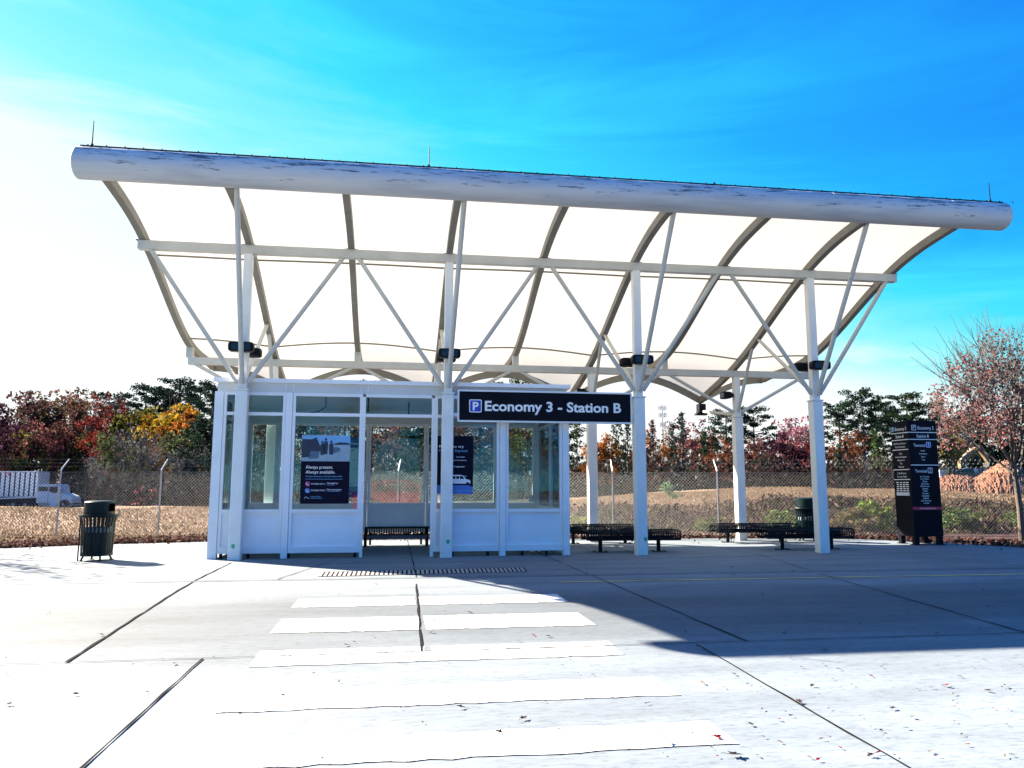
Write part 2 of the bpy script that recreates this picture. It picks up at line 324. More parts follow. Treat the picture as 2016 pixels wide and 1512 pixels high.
def build_terrain():
    xs = np.concatenate([np.linspace(-420, -60, 12), np.linspace(-52, 60, 113), np.linspace(70, 420, 12)])
    ys = np.concatenate([np.linspace(-300, -40, 6), np.linspace(-20, 0, 6), np.linspace(1, 70, 116), np.linspace(80, 600, 14)])
    X, Y = np.meshgrid(xs, ys); Z = terr(X, Y)
    Z = Z+np.where(Y > 9, rng.normal(0, .025, Z.shape), 0)
    nx, ny = len(xs), len(ys)
    me = bpy.data.meshes.new('ground'); i = np.arange(nx*ny).reshape(ny, nx)
    f = np.stack([i[:-1, :-1], i[:-1, 1:], i[1:, 1:], i[1:, :-1]], -1).reshape(-1, 4)
    me.from_pydata(np.stack([X, Y, Z], -1).reshape(-1, 3).tolist(), [], f.tolist())
    me.polygons.foreach_set('use_smooth', [True]*len(f))
    o = bpy.data.objects.new('ground', me); C.objects.link(o); o['kind'] = 'structure'
    m, nt, out = nmat('grass_and_leaf_ground'); b = N(nt, 'ShaderNodeBsdfPrincipled', Roughness=.95); b.inputs['Specular IOR Level'].default_value = .1
    g = N(nt, 'ShaderNodeNewGeometry')
    n1 = N(nt, 'ShaderNodeTexNoise', Scale=.45, Detail=6., Roughness=.65); L(nt, g.outputs['Position'], n1.inputs['Vector'])
    mp = N(nt, 'ShaderNodeMapping'); mp.inputs['Scale'].default_value = (2.2, .8, 1); L(nt, g.outputs['Position'], mp.inputs[0])
    n2 = N(nt, 'ShaderNodeTexNoise', Scale=3.2, Detail=7., Roughness=.75); L(nt, mp.outputs[0], n2.inputs['Vector'])
    dry = ramp(nt, n2.outputs[0], [(.3, (.075, .045, .03)), (.46, (.17, .115, .078)), (.62, (.25, .185, .13)), (.75, (.3, .235, .17))])
    brown = ramp(nt, n2.outputs[0], [(.34, (.012, .007, .007)), (.5, (.05, .028, .025)), (.64, (.115, .07, .058)), (.75, (.17, .12, .1))])
    a = N(nt, 'ShaderNodeAttribute', attribute_name='litter')
    ad = N(nt, 'ShaderNodeMath', operation='ADD'); L(nt, a.outputs['Fac'], ad.inputs[0])
    sb = N(nt, 'ShaderNodeMath', operation='MULTIPLY_ADD'); L(nt, n1.outputs[0], sb.inputs[0]); sb.inputs[1].default_value = 1.6; sb.inputs[2].default_value = -.8; L(nt, sb.outputs[0], ad.inputs[1])
    rp = ramp(nt, ad.outputs[0], [(.35, (0, 0, 0)), (.65, (1, 1, 1))])
    mx = N(nt, 'ShaderNodeMixRGB'); L(nt, rp.outputs[0], mx.inputs[0]); L(nt, dry.outputs[0], mx.inputs[1]); L(nt, brown.outputs[0], mx.inputs[2])
    L(nt, mx.outputs[0], b.inputs['Base Color'])
    bp = N(nt, 'ShaderNodeBump', Strength=.8, Distance=.08); L(nt, n2.outputs[0], bp.inputs['Height']); L(nt, bp.outputs[0], b.inputs['Normal'])
    L(nt, b.outputs[0], out.inputs[0]); me.materials.append(m)
    li = (sst(16.5, 13, Y)*sst(-3, 5, X)+.9*sst(26, 34, Y)+sst(6.2, 5.0, Y)).clip(0, 1)
    at = me.attributes.new('litter', 'FLOAT', 'POINT'); at.data.foreach_set('value', li.reshape(-1).astype(np.float32))
build_terrain()
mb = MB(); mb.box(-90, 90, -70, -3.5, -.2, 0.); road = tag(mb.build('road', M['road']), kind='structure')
mb = MB(); top = [(x, y) for x, y in EDGE]
pl = [(-90, -3.5)]+[(90, -3.5)]+top[::-1][1:]
n = len(pl); vv = [(x, y, .004) for x, y in pl]+[(x, y, -.15) for x, y in pl]
mb.add(vv, [tuple(range(n))]+[(i, n+i, n+(i+1) % n, (i+1) % n) for i in range(n)])
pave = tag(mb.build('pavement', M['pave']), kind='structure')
# sealed joints between the slabs: thin strips a few millimetres proud, slightly irregular
def strip(mb, pts, wd, z):
    P = []
    for (x0, y0), (x1, y1) in zip(pts[:-1], pts[1:]):
        k = max(2, int(math.hypot(x1-x0, y1-y0)/.35))
        for i in range(k): t = i/k; P.append((x0+(x1-x0)*t, y0+(y1-y0)*t))
    P.append(pts[-1]); vs = []
    for i, p in enumerate(P):
        q = P[min(i+1, len(P)-1)]; o = P[max(i-1, 0)]; dx, dy = q[0]-o[0], q[1]-o[1]; l = math.hypot(dx, dy) or 1
        h = wd/2*random.uniform(.55, 1.3); j = random.uniform(-.006, .006)
        vs += [(p[0]-dy/l*(h+j), p[1]+dx/l*(h+j), z), (p[0]+dy/l*(h-j), p[1]-dx/l*(h-j), z)]
    mb.add(vs, [(2*i, 2*i+1, 2*i+3, 2*i+2) for i in range(len(P)-1)])
mb = MB()
for pts, wd in [([(-60, -8.85), (1.4, -8.83), (5.2, -8.79), (60, -8.79)], .014), ([(.43, -8.82), (.133, -4.46), (.1, -3.5)], .026), ([(1.46, -40), (1.44, -8.84)], .018),
                ([(5.54, -8.85), (5.4, -12.), (5.2, -30)], .016), ([(6.03, -8.79), (5.98, -3.5)], .018), ([(8.81, -8.78), (9.65, -3.5)], .018), ([(3.17, -8.79), (3.26, -4.2)], .024), ([(14, -8.78), (14.3, -3.5)], .016), ([(-7, -8.83), (-7.3, -3.5)], .016), ([(-8, -40), (-8, -8.83)], .016), ([(12, -30), (12, -8.8)], .016)]:
    strip(mb, pts, wd, .0085)
js = mb.build('joint_seal', M['seal'], road)
mb = MB()
for pts, wd in [([(-60, -3.44), (2, -3.43), (60, -3.45)], .02), ([(-60, -1.2), (-.4, -1.2), (6, -1.02), (12.4, -.7), (18, -.62)], .015), ([(-30, -2.6), (-1.2, -2.58)], .018), ([(.09, -3.4), (.065, -.66)], .024),
                ([(5.95, -3.4), (5.93, -.56), (5.9, 5.1)], .016), ([(9.68, -3.4), (10.27, -.48), (10.3, 4.9)], .016), ([(3.28, -3.4), (3.3, -.9), (3.3, 5.2)], .018), ([(1.25, -3.4), (1.9, -.2)], .018),
                ([(-2.9, -3.4), (-2.5, -.6), (-2.0, 5.0)], .016), ([(-6, -3.4), (-5.2, .5), (-4.9, 3.7)], .016), ([(13.7, -3.4), (13.9, 4.2)], .014), ([(-40, 1.1), (-5, 1.2), (-.6, 1.3)], .014), ([(6.5, 2.5), (16.2, 2.5)], .014), ([(7.9, -.6), (7.9, 4.9)], .012)]:
    strip(mb, pts, wd, .0125)
mb.build('joint_seal', M['seal'], pave)
# crosswalk bars
mb = MB()
def ragged(x0, x1, ya, yb, za=.005):
    top, bot = [], []; k = 26
    for i in range(k+1):
        x = x0+(x1-x0)*i/k; top.append((x, ya+random.uniform(-.012, .012), za)); bot.append((x, yb+random.uniform(-.016, .016), za))
    mb.add(top+bot, [(i, i+1, k+2+i, k+1+i) for i in range(k)])
for x0, x1, ya, yb in [(1.80, 5.0, -5.52, -6.2), (1.80, 4.92, -7.0, -7.8), (1.84, 4.82, -8.6, -8.8), (1.85, 4.80, -8.82, -9.18), (1.87, 4.80, -9.92, -10.42), (1.92, 4.75, -11., -11.42), (1.9, 4.72, -12.2, -12.7), (1.9, 4.7, -13.4, -13.95)]:
    for xa, xb in ([(x0, 3.2), (3.25, x1)] if ya > -8.7 else [(x0, x1)]): ragged(xa, xb, ya, yb)
mb.build('crosswalk_marking', M['stripe'], road)
mb = MB(); strip(mb, [(5.3, -4.27), (40, -4.25)], .09, .005); mb.build('yellow_line', M['yellow_line'], road)

# ------------------------------------------------------------------ canopy
def poly(pts, deg=5):
    a = np.array(pts); return np.poly1d(np.polyfit(a[:, 0], a[:, 1], deg))
P_ODD = poly([(-2.2, 6.46), (-1.6, 6.41), (-1, 6.31), (-.1, 6.11), (.73, 5.8), (1.4, 5.5), (2.03, 5.2), (3., 4.8), (3.8, 4.52), (5, 4.14), (6.3, 3.84)])
P_EVEN = poly([(-2.2, 6.47), (-1.6, 6.41), (-1, 6.31), (-.1, 6.11), (.73, 5.82), (1.62, 5.42), (2.3, 5.13), (2.9, 4.91), (3.8, 4.69), (5, 4.55), (6.3, 4.5)])
YF, YR = -2.12, 6.3
RX = [(i-1)*S for i in range(9)]
XC = 3*S
canopy = thing('canopy', 'white steel bus canopy with curved translucent roof and round front gutter', 'canopy', (XC, 1.9, 0))
def roofz(x, y, t=.17):
    u = (x+S)/S; k = math.floor(u+1e-9); fr = u-k
    d = fr if k % 2 else 1-fr       # distance from the nearest column rib (odd), in bays
    wv = math.sin(PI/2*min(1, d))
    return P_ODD(y)*(1-wv)+P_EVEN(y)*wv+t
ys = np.linspace(YF, YR, 26)
for i, x in enumerate(RX):
    pf = P_ODD if i % 2 else P_EVEN
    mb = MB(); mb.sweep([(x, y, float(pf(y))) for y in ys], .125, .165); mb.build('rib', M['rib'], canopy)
for i in range(8):
    mb = MB(); nx = 9; vs = []; fs = []
    for a in range(nx):
        x = RX[i]+(RX[i+1]-RX[i])*a/(nx-1)
        xx = min(max(x, RX[i]+.002), RX[i+1]-.002)
        for y in ys: vs.append((xx, y, roofz(x, y, .172)))
    for a in range(nx-1):
        for b in range(len(ys)-1): q = a*len(ys)+b; fs.append((q, q+1, q+len(ys)+1, q+len(ys)))
    mb.add(vs, fs); mb.build('roof_panel', M['membrane'], canopy, smooth=True)
# seams seen from below as thin lines: straight near the front beam, scalloped over the rear beam
for i in range(8):
    for yy in (.62, 3.62):
        pts = [(RX[i]+.07+(S-.14)*a/10, yy, roofz(RX[i]+.07+(S-.14)*a/10, yy, .145)) for a in range(11)]
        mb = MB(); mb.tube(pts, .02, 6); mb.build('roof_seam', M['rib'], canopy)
# scalloped rear edge beam
mb = MB()
for i in range(8):
    pts = []; 
    for a in range(13):
        x = RX[i]+S*a/12; pts.append((x, 6.34, roofz(x, YR, 0)))
    v = []
    for x, y, z in pts: v += [(x, y-.03, z-.02), (x, y+.05, z-.02), (x, y+.05, z+.2), (x, y-.03, z+.2)]
    f = []
    for k in range(12):
        for j in range(4): f.append((k*4+j, k*4+(j+1) % 4, (k+1)*4+(j+1) % 4, (k+1)*4+j))
    mb.add(v, f)
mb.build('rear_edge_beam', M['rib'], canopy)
# front gutter: large tube with domed ends, ridge strip with bolt heads, lightning rods
gx0, gx1, gy, gz, gr = -2.38, 14.80, -2.2, 6.715, .272
mb = MB(); path = []; rad = []
for t in (0, .12, .3, .6, .85, 1.): path.append((gx0-.10*(1-t)+.10*0, gy, gz)); rad.append(gr*math.sqrt(max(.0004, 1-(1-t)**2)))
pp = path+[(gx0+(gx1-gx0)*k/12, gy, gz) for k in range(1, 13)]+[(gx1+.1*t, gy, gz) for t in (.15, .4, .7, .88, 1.)]
rr = rad+[gr]*12+[gr*math.sqrt(max(.0004, 1-t*t)) for t in (.15, .4, .7, .88, 1.)]
mb.tube(pp, rr, 40); gut = mb.build('front_gutter', M['gutter'], canopy, smooth=True)
mb = MB(); mb.box(gx0+.03, gx1-.02, gy-.1, gy-.085, gz+.235, gz+gr+.004)
for k in range(60): x = gx0+.15+k*.292; mb.lathe([(.0001, gz+gr+.02), (.012, gz+gr+.02), (.012, gz+gr-.005)], (x, gy-.092), 6)
mb.build('gutter_ridge', M['dark'], gut)
for x in (-.9, 2.1, 5.1, 8.1, 11.1, 13.6): mb = MB(); mb.tube([(x-.006, gy, gz), (x+.006, gy, gz)], gr+.0025, 40); mb.build('gutter_joint', M['gutter'], gut, smooth=True)
for x, h in [(-2.2, .42), (3.42, .36), (8.78, .06), (14.58, .36)]:
    mb = MB(); mb.tube([(x, gy, gz+gr), (x, gy, gz+gr+.07)], .022, 8)
    if h > .1: mb.tube([(x, gy, gz+gr+.06), (x, gy, gz+gr+.06+h)], [.011, .007], 6)
    mb.tube([(x-.1, gy-.05, gz+gr-.03), (x, gy, gz+gr+.01), (x+.13, gy-.09, gz+gr-.06)], .008, 5)
    mb.build('lightning_rod', M['dark'], canopy)
mb = MB(); mb.box(-2.06, 13.94, -.08, .08, 5.92, 6.09); fb = mb.build('front_beam', M['steel'], canopy)
mb = MB(); mb.box(-2.0, 14.02, 3.8, 3.96, 4.27, 4.44); mb.build('rear_beam', M['steel'], canopy)
for i, x in enumerate(RX):
    mb = MB(); mb.box(x-.05, x+.05, -.05, .05, 6.1022, 6.115); mb.box(x-.12, x+.12, -.075, .075, 6.0905, 6.102); mb.build('beam_pad', M['dark'], canopy)
for i in (0, 2, 4, 6, 8): mb = MB(); mb.box(RX[i]-.075, RX[i]+.075, 3.805, 3.955, 4.4405, float(P_EVEN(3.88))+.02); mb.build('beam_stub', M['steel'], canopy)
CX = [RX[1], RX[3], RX[5], RX[7]]
def column(x, y, top, mat=M['column']):
    mb = MB(); mb.cbox((x, y, -.02), .225, .225, 3.22, .012); mb.cbox((x, y, 3.2), .262, .262, .03, .006)
    mb.cbox((x, y, 3.229), .165, .165, top-3.229, .01)
    return mb.build('column', mat, canopy)
fcols = [column(x, 0, 5.92) for x in CX]; rcols = [column(x, 3.88, 4.27) for x in CX]
for i, x in enumerate(CX):
    if i < 3:
        mb = MB(); zc = (.26, .31, .32)[i]; xo = (-.02, .03, .06)[i]
        mb.poly([(x+xo+.035*math.cos(a)*(1+.12*math.sin(3*a)), -.1150, zc+.045*math.sin(a)) for a in np.linspace(0, 2*PI, 19)[:-1]]); mb.build('green_paint_dot', M['green_dot'], fcols[i])
for x in CX:
    st = M['steel_worn'] if x > 11 else M['steel']
    mb = MB(); mb.tube([(x, -.10, 3.33), (x+.12, -2.02, 6.50)], .048, 12); mb.build('gutter_strut', st, canopy, smooth=True)
    for sg in (-1, 1):
        mb = MB(); mb.tube([(x+sg*.1, -.03, 3.36), (x+sg*1.83, -.03, 5.93)], .045, 12); mb.build('side_strut', M['steel'], canopy, smooth=True)
        mb = MB(); mb.tube([(x+sg*.1, 3.85, 3.33), (x+sg*1.85, 3.85, 4.29)], .042, 12); mb.build('rear_side_strut', M['steel'], canopy, smooth=True)
    mb = MB(); mb.tube([(x, .09, 3.4), (x, 2.5, float(P_ODD(2.5))+.02)], .042, 12); mb.build('rib_strut', M['steel'], canopy, smooth=True)
    mb = MB(); mb.tube([(x, 3.79, 3.36), (x, 2.85, float(P_ODD(2.85))+.02)], .042, 12); mb.build('rib_strut', M['steel'], canopy, smooth=True)
    mb = MB(); z0 = float(P_ODD(6.3))
    mb.box(x-.1, x+.1, 6.18, 6.42, z0-.28, z0-.03); mb.prism([(x-.2, z0-.36), (x+.16, z0-.36), (x+.1, z0-.2), (x-.06, z0-.2)], 6.2, 6.4)
    mb.build('rain_head', M['dark'], canopy)
    mb = MB(); mb.tube([(x+.02, 6.2, z0-.26), (x, 5.9, z0-.3), (x, 4.15, 3.3), (x, 4.05, 3.1), (x, 4.05, .1)], .042, 10); mb.build('downpipe', M['steel'], canopy, smooth=True)

# ------------------------------------------------------------------ floodlights on the columns
def floodlight(loc, wd, label, front=True, rot=0.):
    t = thing('floodlight', label, 'floodlight', loc, rot, 'black floodlights on the canopy columns')
    mb = MB(); pts = []
    for a in np.linspace(0, 2*PI, 25)[:-1]:
        ca, sa = math.cos(a), math.sin(a); e = .38
        pts.append((math.copysign(abs(ca)**e, ca)*wd/2, math.copysign(abs(sa)**e, sa)*.095))
    rings = [(-.17, .86), (-.155, 1.), (-.02, 1.), (.06, .8), (.09, .5)]; vs = []
    for y, k in rings: vs += [(p[0]*k, y, p[1]*k) for p in pts]
    n = len(pts); fs = []
    for r in range(len(rings)-1):
        for j in range(n): fs.append((r*n+j, r*n+(j+1) % n, (r+1)*n+(j+1) % n, (r+1)*n+j))
    fs.append(tuple(range(n-1, -1, -1))); fs.append(tuple((len(rings)-1)*n+j for j in range(n)))
    mb.add(vs, fs); mb.build('housing', M['black_lamp'], t, local=True, smooth=True)
    mb = MB(); mb.box(-wd*.36, wd*.36, -.178, -.1715, -.07, .06); mb.build('lens', M['glass_dark'], t, local=True)
    mb = MB(); mb.box(-.04, .04, .08, .14, -.04, .04); mb.build('bracket', M['black_lamp'], t, local=True)
    return t
nm = ['left end column', 'column beside the shelter doorway', 'column at the right end of the station sign', 'right end column']
for i, x in enumerate(CX):
    floodlight((x+(.0, .0, 0, -.03)[i], -.23, 4.0-.02*i), (.47, .44, .45, .42)[i], 'black floodlight on the front of the '+nm[i])
    floodlight((x+(.07, -.02, -.08, -.06)[i], .23, 4.0), .4, 'black floodlight on the back of the '+nm[i], rot=PI)
for i, nme in ((2, 'rear column between the benches'), (3, 'rear column at the right bench pair')):
    t = floodlight((CX[i]-.23, 3.88, 3.78), .34, 'black floodlight on the left side of the '+nme, rot=-PI/2)

# ------------------------------------------------------------------ lettering
_cache = {}
def text_geo(s, size, bold=.0):
    cu = bpy.data.curves.new('t', 'FONT'); cu.body = s; cu.size = size; cu.offset = bold*size; cu.fill_mode = 'FRONT'; cu.resolution_u = 3
    o = bpy.data.objects.new('t', cu); C.objects.link(o); bpy.context.view_layer.update()
    dg = bpy.context.evaluated_depsgraph_get(); me = bpy.data.meshes.new_from_object(o.evaluated_get(dg))
    v = np.array([p.co[:2] for p in me.vertices]); f = [tuple(p.vertices) for p in me.polygons]
    bpy.data.objects.remove(o); bpy.data.curves.remove(cu); bpy.data.meshes.remove(me)
    return v, f
def put_text(mb, s, width, height, x, z, fn, align='l', bold=.012):
    """text fitted to a height (cap height ~ .72 size); width None keeps natural; fn maps (u,z)->3d"""
    v, f = text_geo(s, height/.72, bold)
    if width: v[:, 0] *= width/(v[:, 0].max()-v[:, 0].min())
    w0, w1 = v[:, 0].min(), v[:, 0].max(); sh = {'l': -w0, 'c': -(w0+w1)/2, 'r': -w1}[align]
    mb.add([fn(p[0]+sh+x, p[1]+z) for p in v], f)
def rbox(x0, x1, z0, z1, r, k=5):
    p = []
    for cx, cz, a in ((x1-r, z1-r, 0), (x0+r, z1-r, PI/2), (x0+r, z0+r, PI), (x1-r, z0+r, 1.5*PI)):
        for i in range(k+1): t = a+PI/2*i/k; p.append((cx+r*math.cos(t), cz+r*math.sin(t)))
    return p
# station name sign between two columns
sg = thing('station_sign', 'long black sign reading Economy 3 - Station B in white frame', 'sign', (5.95, -.03, 2.66))
x0, x1, z0, z1 = 4.15, 7.765, 2.655, 3.303
mb = MB(); mb.prism(rbox(x0, x1, z0, z1, .03), -.045, .035); mb.build('frame', M['white'], sg)
mb = MB(); mb.prism(rbox(x0+.035, x1-.035, z0+.035, z1-.035, .01), -.049, -.047); mb.build('face', M['sign_black'], sg)
fn = lambda u, z: (u, -.0515, z)
mb = MB(); put_text(mb, 'Economy 3 - Station B', 2.83, .2, 4.70, 2.885, fn, bold=.026); mb.build('lettering', M['letter'], sg)
mb = MB(); mb.prism(rbox(4.385, 4.637, 2.845, 3.105, .03), -.0512, -.0505); em = mb.build('parking_emblem', M['letter'], sg)
mb = MB(); mb.prism(rbox(4.402, 4.620, 2.862, 3.088, .02), -.0525, -.0518); mb.build('emblem_field', M['sign_blue'], em)
mb = MB(); put_text(mb, 'P', .12, .165, 4.455, 2.893, lambda u, z: (u, -.0535, z), bold=.03); mb.build('emblem_letter', M['letter'], em)
mb = MB()
for zz in (2.8, 3.15): mb.box(x0-.17, x0+.001, -.02, .02, zz-.03, zz+.03); mb.box(x1-.001, x1+.1, -.02, .02, zz-.03, zz+.03)
mb.build('bracket', M['alu'], sg)

# ------------------------------------------------------------------ glazed shelter
sh = thing('waiting_shelter', 'glazed white metal waiting shelter with open doorway under the canopy', 'shelter', (2.96, 1.85, 0))
YFt, YFb, YB = .17, .27, 3.52
def post(x0, x1, y0, y1, z1=3.2, nm_='post', mat='alu'):
    mb = MB(); mb.box(x0, x1, y0, y1, .004, z1); return mb.build(nm_, M[mat], sh)
for a, b in ((-.54, -.375), (.803, .925), (5.035, 5.155), (6.335, 6.47)): post(a, b, YFt-.02, YFb+.02, nm_='corner_post' if a < 0 or a > 6 else 'post')
post(2.283, 2.34, YFt, YFb, 3.14, 'door_post'); post(3.652, 3.715, YFt, YFb, 3.14, 'door_post')
def bay(x0, x1, y0, y1, lower=True, pane=True, trans=True, zt=3.2, stile=.055, zg=(.93, 2.745), zp=(.22, .865), zb=.1):
    """one frame: stiles, rails, lower panel, panes"""
    mb = MB(); s = stile
    mb.box(x0, x0+s, y0, y1, zb, zt); mb.box(x1-s, x1, y0, y1, zb, zt)
    mb.box(x0+s, x1-s, y0+.003, y1-.003, zt-.06, zt)
    if trans: mb.box(x0+s, x1-s, y0+.003, y1-.003, zg[1], zg[1]+.062)
    mb.box(x0+s, x1-s, y0-.012, y1-.003, zp[1], zg[0]); mb.box(x0+s, x1-s, y0+.003, y1-.003, zb, zp[0])
    fr = mb.build('window_frame', M['alu'], sh); ym = (y0+y1)/2
    mb = MB(); mb.box(x0+s, x1-s, ym-.012, ym+.012, zp[0], zp[1]); mb.build('lower_panel', M['panel'], fr)
    mb = MB(); mb.box(x0+s, x1-s, ym-.004, ym+.004, zg[0], zg[1]); mb.build('pane', M['glass'], fr)
    if trans: mb = MB(); mb.box(x0+s, x1-s, ym-.004, ym+.004, zg[1]+.062, zt-.06); mb.build('pane', M['glass'], fr)
    return fr
for a, b in ((-.37, .797), (.931, 2.281), (3.717, 5.029), (5.161, 6.329)): bay(a, b, YFt, YFb)
mb = MB(); mb.box(2.341, 3.651, YFt+.003, YFb-.003, 2.745, 2.807); mb.box(2.341, 3.651, YFt+.003, YFb-.003, 3.14, 3.2); tr = mb.build('door_head', M['alu'], sh)
mb = MB(); mb.box(2.342, 3.65, .216, .224, 2.807, 3.14); mb.build('pane', M['glass'], tr)
for x in (.2, .95, 2.2, 4.1, 4.8, 5.5, 6.0, -.3): mb = MB(); mb.box(x-.025, x+.025, .19, .25, .005, .1); mb.build('foot', M['dark'], sh)
for x in (.2, 1.3, 2.4, 3.6, 4.8, 6.): mb = MB(); mb.box(x-.025, x+.025, YB, YB+.06, .005, .3); mb.build('foot', M['dark'], sh)
# back wall and end walls
for a, b in ((-.44, .2), (.2, 2.31), (2.31, 3.69), (3.69, 5.4), (5.4, 6.37)): bay(a+.004, b-.004, YB, YB+.08, trans=False, zt=2.88, zg=(.99, 2.8), zp=(.42, .92), zb=.3)
mb = MB(); mb.box(-.44, 6.37, YB, YB+.08, 2.884, 3.2); mb.build('back_header', M['fascia'], sh)
for x in (-.5, 6.43):
    for y0, y1 in ((.30, 1.85), (1.86, YB-.06)):
        mb = MB(); s = .055; xa, xb = x-.035, x+.035
        mb.box(xa, xb, y0, y0+s, .1, 3.2); mb.box(xa, xb, y1-s, y1, .1, 3.2)
        for za, zb_ in ((3.14, 3.2), (2.745, 2.807), (.865, .93), (.1, .22)): mb.box(xa+.003, xb-.003, y0+s, y1-s, za, zb_)
        fr = mb.build('window_frame', M['alu'], sh)
        mb = MB(); mb.box(x-.012, x+.012, y0+s, y1-s, .22, .865); mb.build('lower_panel', M['panel'], fr)
        for za, zb_ in ((.93, 2.745), (2.807, 3.14)):
            mb = MB(); mb.box(x-.004, x+.004, y0+s, y1-s, za, zb_); mb.build('pane', M['glass'], fr)
post(-.54, -.44, YB-.05, YB+.09, nm_='corner_post'); post(6.37, 6.47, YB-.05, YB+.09, nm_='corner_post')
mb = MB(); mb.box(-.50, 6.43, .185, 3.58, 3.2005, 3.385); mb.build('fascia', M['fascia'], sh)
mb = MB(); mb.box(-.57, 6.50, .10, 3.68, 3.3855, 3.465); mb.box(2.9, 2.94, .096, .1, 3.388, 3.462); mb.build('roof', M['alu'], sh)
for x in (.86, 5.09, 2.31):
    for o_ in (-.0675, .0675): mb = MB(); mb.box(x+o_-.0075, x+o_+.0075, .178, .185, 3.205, 3.382); mb.build('fascia_trim', M['alu'], sh)
mb = MB(); mb.tube([(1.5, .9, 3.2), (1.5, .9, 3.0), (1.35, .9, 2.9), (1.1, .9, 2.86)], .012, 6); mb.build('conduit', M['dark'], sh)
for b_ in ((.55, .62, 1.5, 1.57, 2.85, 3.2), (2.35, 2.38, .8, .83, 2.9, 3.2), (3.2, 3.23, 1.6, 1.63, 2.9, 3.2)): mb = MB(); mb.box(*b_); mb.build('conduit', M['dark'], sh)

# posters
def poster(name, label, x0, x1, z0, z1, y, base):
    t = thing(name, label, 'poster', ((x0+x1)/2, y, z0)); mb = MB(); mb.box(x0, x1, y-.002, y+.002, z0, z1); mb.build('sheet', M[base], t); return t
pa = poster('poster', 'dark poster reading Always present Always available with photo on top, on shelter glass', 1.125, 2.055, 1.035, 2.37, .205, 'poster_black')
def fl(mb, pts, y): return mb.poly([(p[0], y, p[1]) for p in pts])
y = .2015; X0, X1, ZM, ZT = 1.125, 2.055, 1.86, 2.37
mb = MB(); fl(mb, [(X0, ZM), (X1, ZM), (X1, ZT), (X0, ZT)], y); pic = mb.build('photograph', M['poster_sky'], pa)
mb = MB(); fl(mb, [(X0, ZM), (X1, ZM), (X1, 2.17), (1.7, 2.19), (X0, 2.05)], y-.0008); mb.build('picture_road', M['poster_road'], pic)
mb = MB(); fl(mb, [(X0, 1.93), (1.42, 1.95), (1.5, 2.1), (1.45, 2.22), (1.4, 2.33), (1.32, 2.29), (X0, 2.29)], y-.0016)
fl(mb, [(1.72, 2.2), (1.85, 2.235), (1.98, 2.23), (X1, 2.21), (X1, 2.185), (1.75, 2.185)], y-.0016)
for cx, cz, h in ((1.52, 1.98, .27), (1.585, 2.0, .31), (1.69, 1.99, .27)):
    fl(mb, [(cx-.035, cz), (cx+.035, cz), (cx+.045, cz+h*.6), (cx+.03, cz+h*.82), (cx-.03, cz+h*.82), (cx-.045, cz+h*.6)], y-.0020)
    fl(mb, [(cx+.024*math.cos(a), cz+h*.93+.03*math.sin(a)) for a in np.linspace(0, 2*PI, 9)[:-1]], y-.0020)
mb.build('picture_figures', M['poster_dark'], pic)
mb = MB(); fl(mb, [(1.7, 2.0), (1.86, 2.06), (1.87, 2.11), (1.8, 2.14), (1.72, 2.13)], y-.0012); mb.build('picture_vehicle', M['poster_mid'], pic)
mb = MB(); fl(mb, [(1.26, 1.9), (1.45, 1.92), (1.47, 2.05), (1.3, 2.06)], y-.0024); mb.build('picture_vehicle', M['poster_mid'], pic)
fn = lambda u, z: (u, .2012, z)
for s_, wd, hh_, xx, zz in (('Always present.', .52, .066, 1.215, 1.715), ('Always available.', .565, .066, 1.215, 1.62), ('919-840-7213', .255, .03, 1.33, 1.405), ('919-840-7510', .255, .03, 1.33, 1.28), ('Emergency', .2, .033, 1.64, 1.42), ('Non-emergency', .28, .033, 1.635, 1.295)):
    mb = MB(); put_text(mb, s_, wd, hh_, xx, zz, fn, bold=.004); mb.build('lettering', M['letter'], pa)
mb = MB(); put_text(mb, 'Siempre presente. Siempre disponible.', .7, .027, 1.22, 1.555, fn); mb.box(1.215, 1.93, .2005, .2012, 1.508, 1.515)
mb.box(1.613, 1.617, .2005, .2012, 1.385, 1.455); mb.box(1.608, 1.612, .2005, .2012, 1.26, 1.33)
for zz in (1.395, 1.27): mb.box(1.64, 1.64+(.13 if zz > 1.3 else .24), .2005, .2012, zz, zz+.008)
put_text(mb, 'Raleigh-Durham', .19, .02, 1.33, 1.165, fn); put_text(mb, 'International Airport', .22, .02, 1.33, 1.135, fn)
mb.build('small_lettering', M['letter_blue'], pa)
for zz, mt in ((1.42, 'purple'), (1.29, 'poster_stripe')):
    mb = MB(); fl(mb, [(1.262+.05*math.cos(a), zz+.05*math.sin(a)) for a in np.linspace(0, 2*PI, 21)[:-1]], .2010); ic = mb.build('phone_icon', M[mt], pa)
    mb = MB(); mb.tube([(1.238, .2002, zz+.022), (1.245, .2002, zz-.004), (1.262, .2002, zz-.02), (1.286, .2002, zz-.026)], [.009, .005, .005, .009], 6); mb.build('handset', M['letter'], ic)
mb = MB(); mb.tube([(1.21, .2005, 1.135), (1.235, .2005, 1.175), (1.26, .2005, 1.155), (1.305, .2005, 1.138)], .004, 5); mb.build('emblem', M['letter'], pa)
pb = poster('poster', 'dark shuttle poster with white van drawing and blue foot, behind the second front column', 3.755, 4.497, 1.22, 2.385, .205, 'poster_black')
fn = lambda u, z: (u, .2012, z)
mb = MB(); put_text(mb, 'Ready to try', .5, .05, 3.81, 2.15, fn); mb.build('lettering', M['letter'], pb)
for s_, wd, zz in (('convenient', .18, 1.95), ('terminal service', .27, 1.885), ('luggage', .22, 1.76), ('operator included', .28, 1.565)): mb = MB(); put_text(mb, s_, wd, .03, 4.33 if wd < .25 else 4.36, zz, fn, 'r', .004); mb.build('lettering', M['letter'], pb)
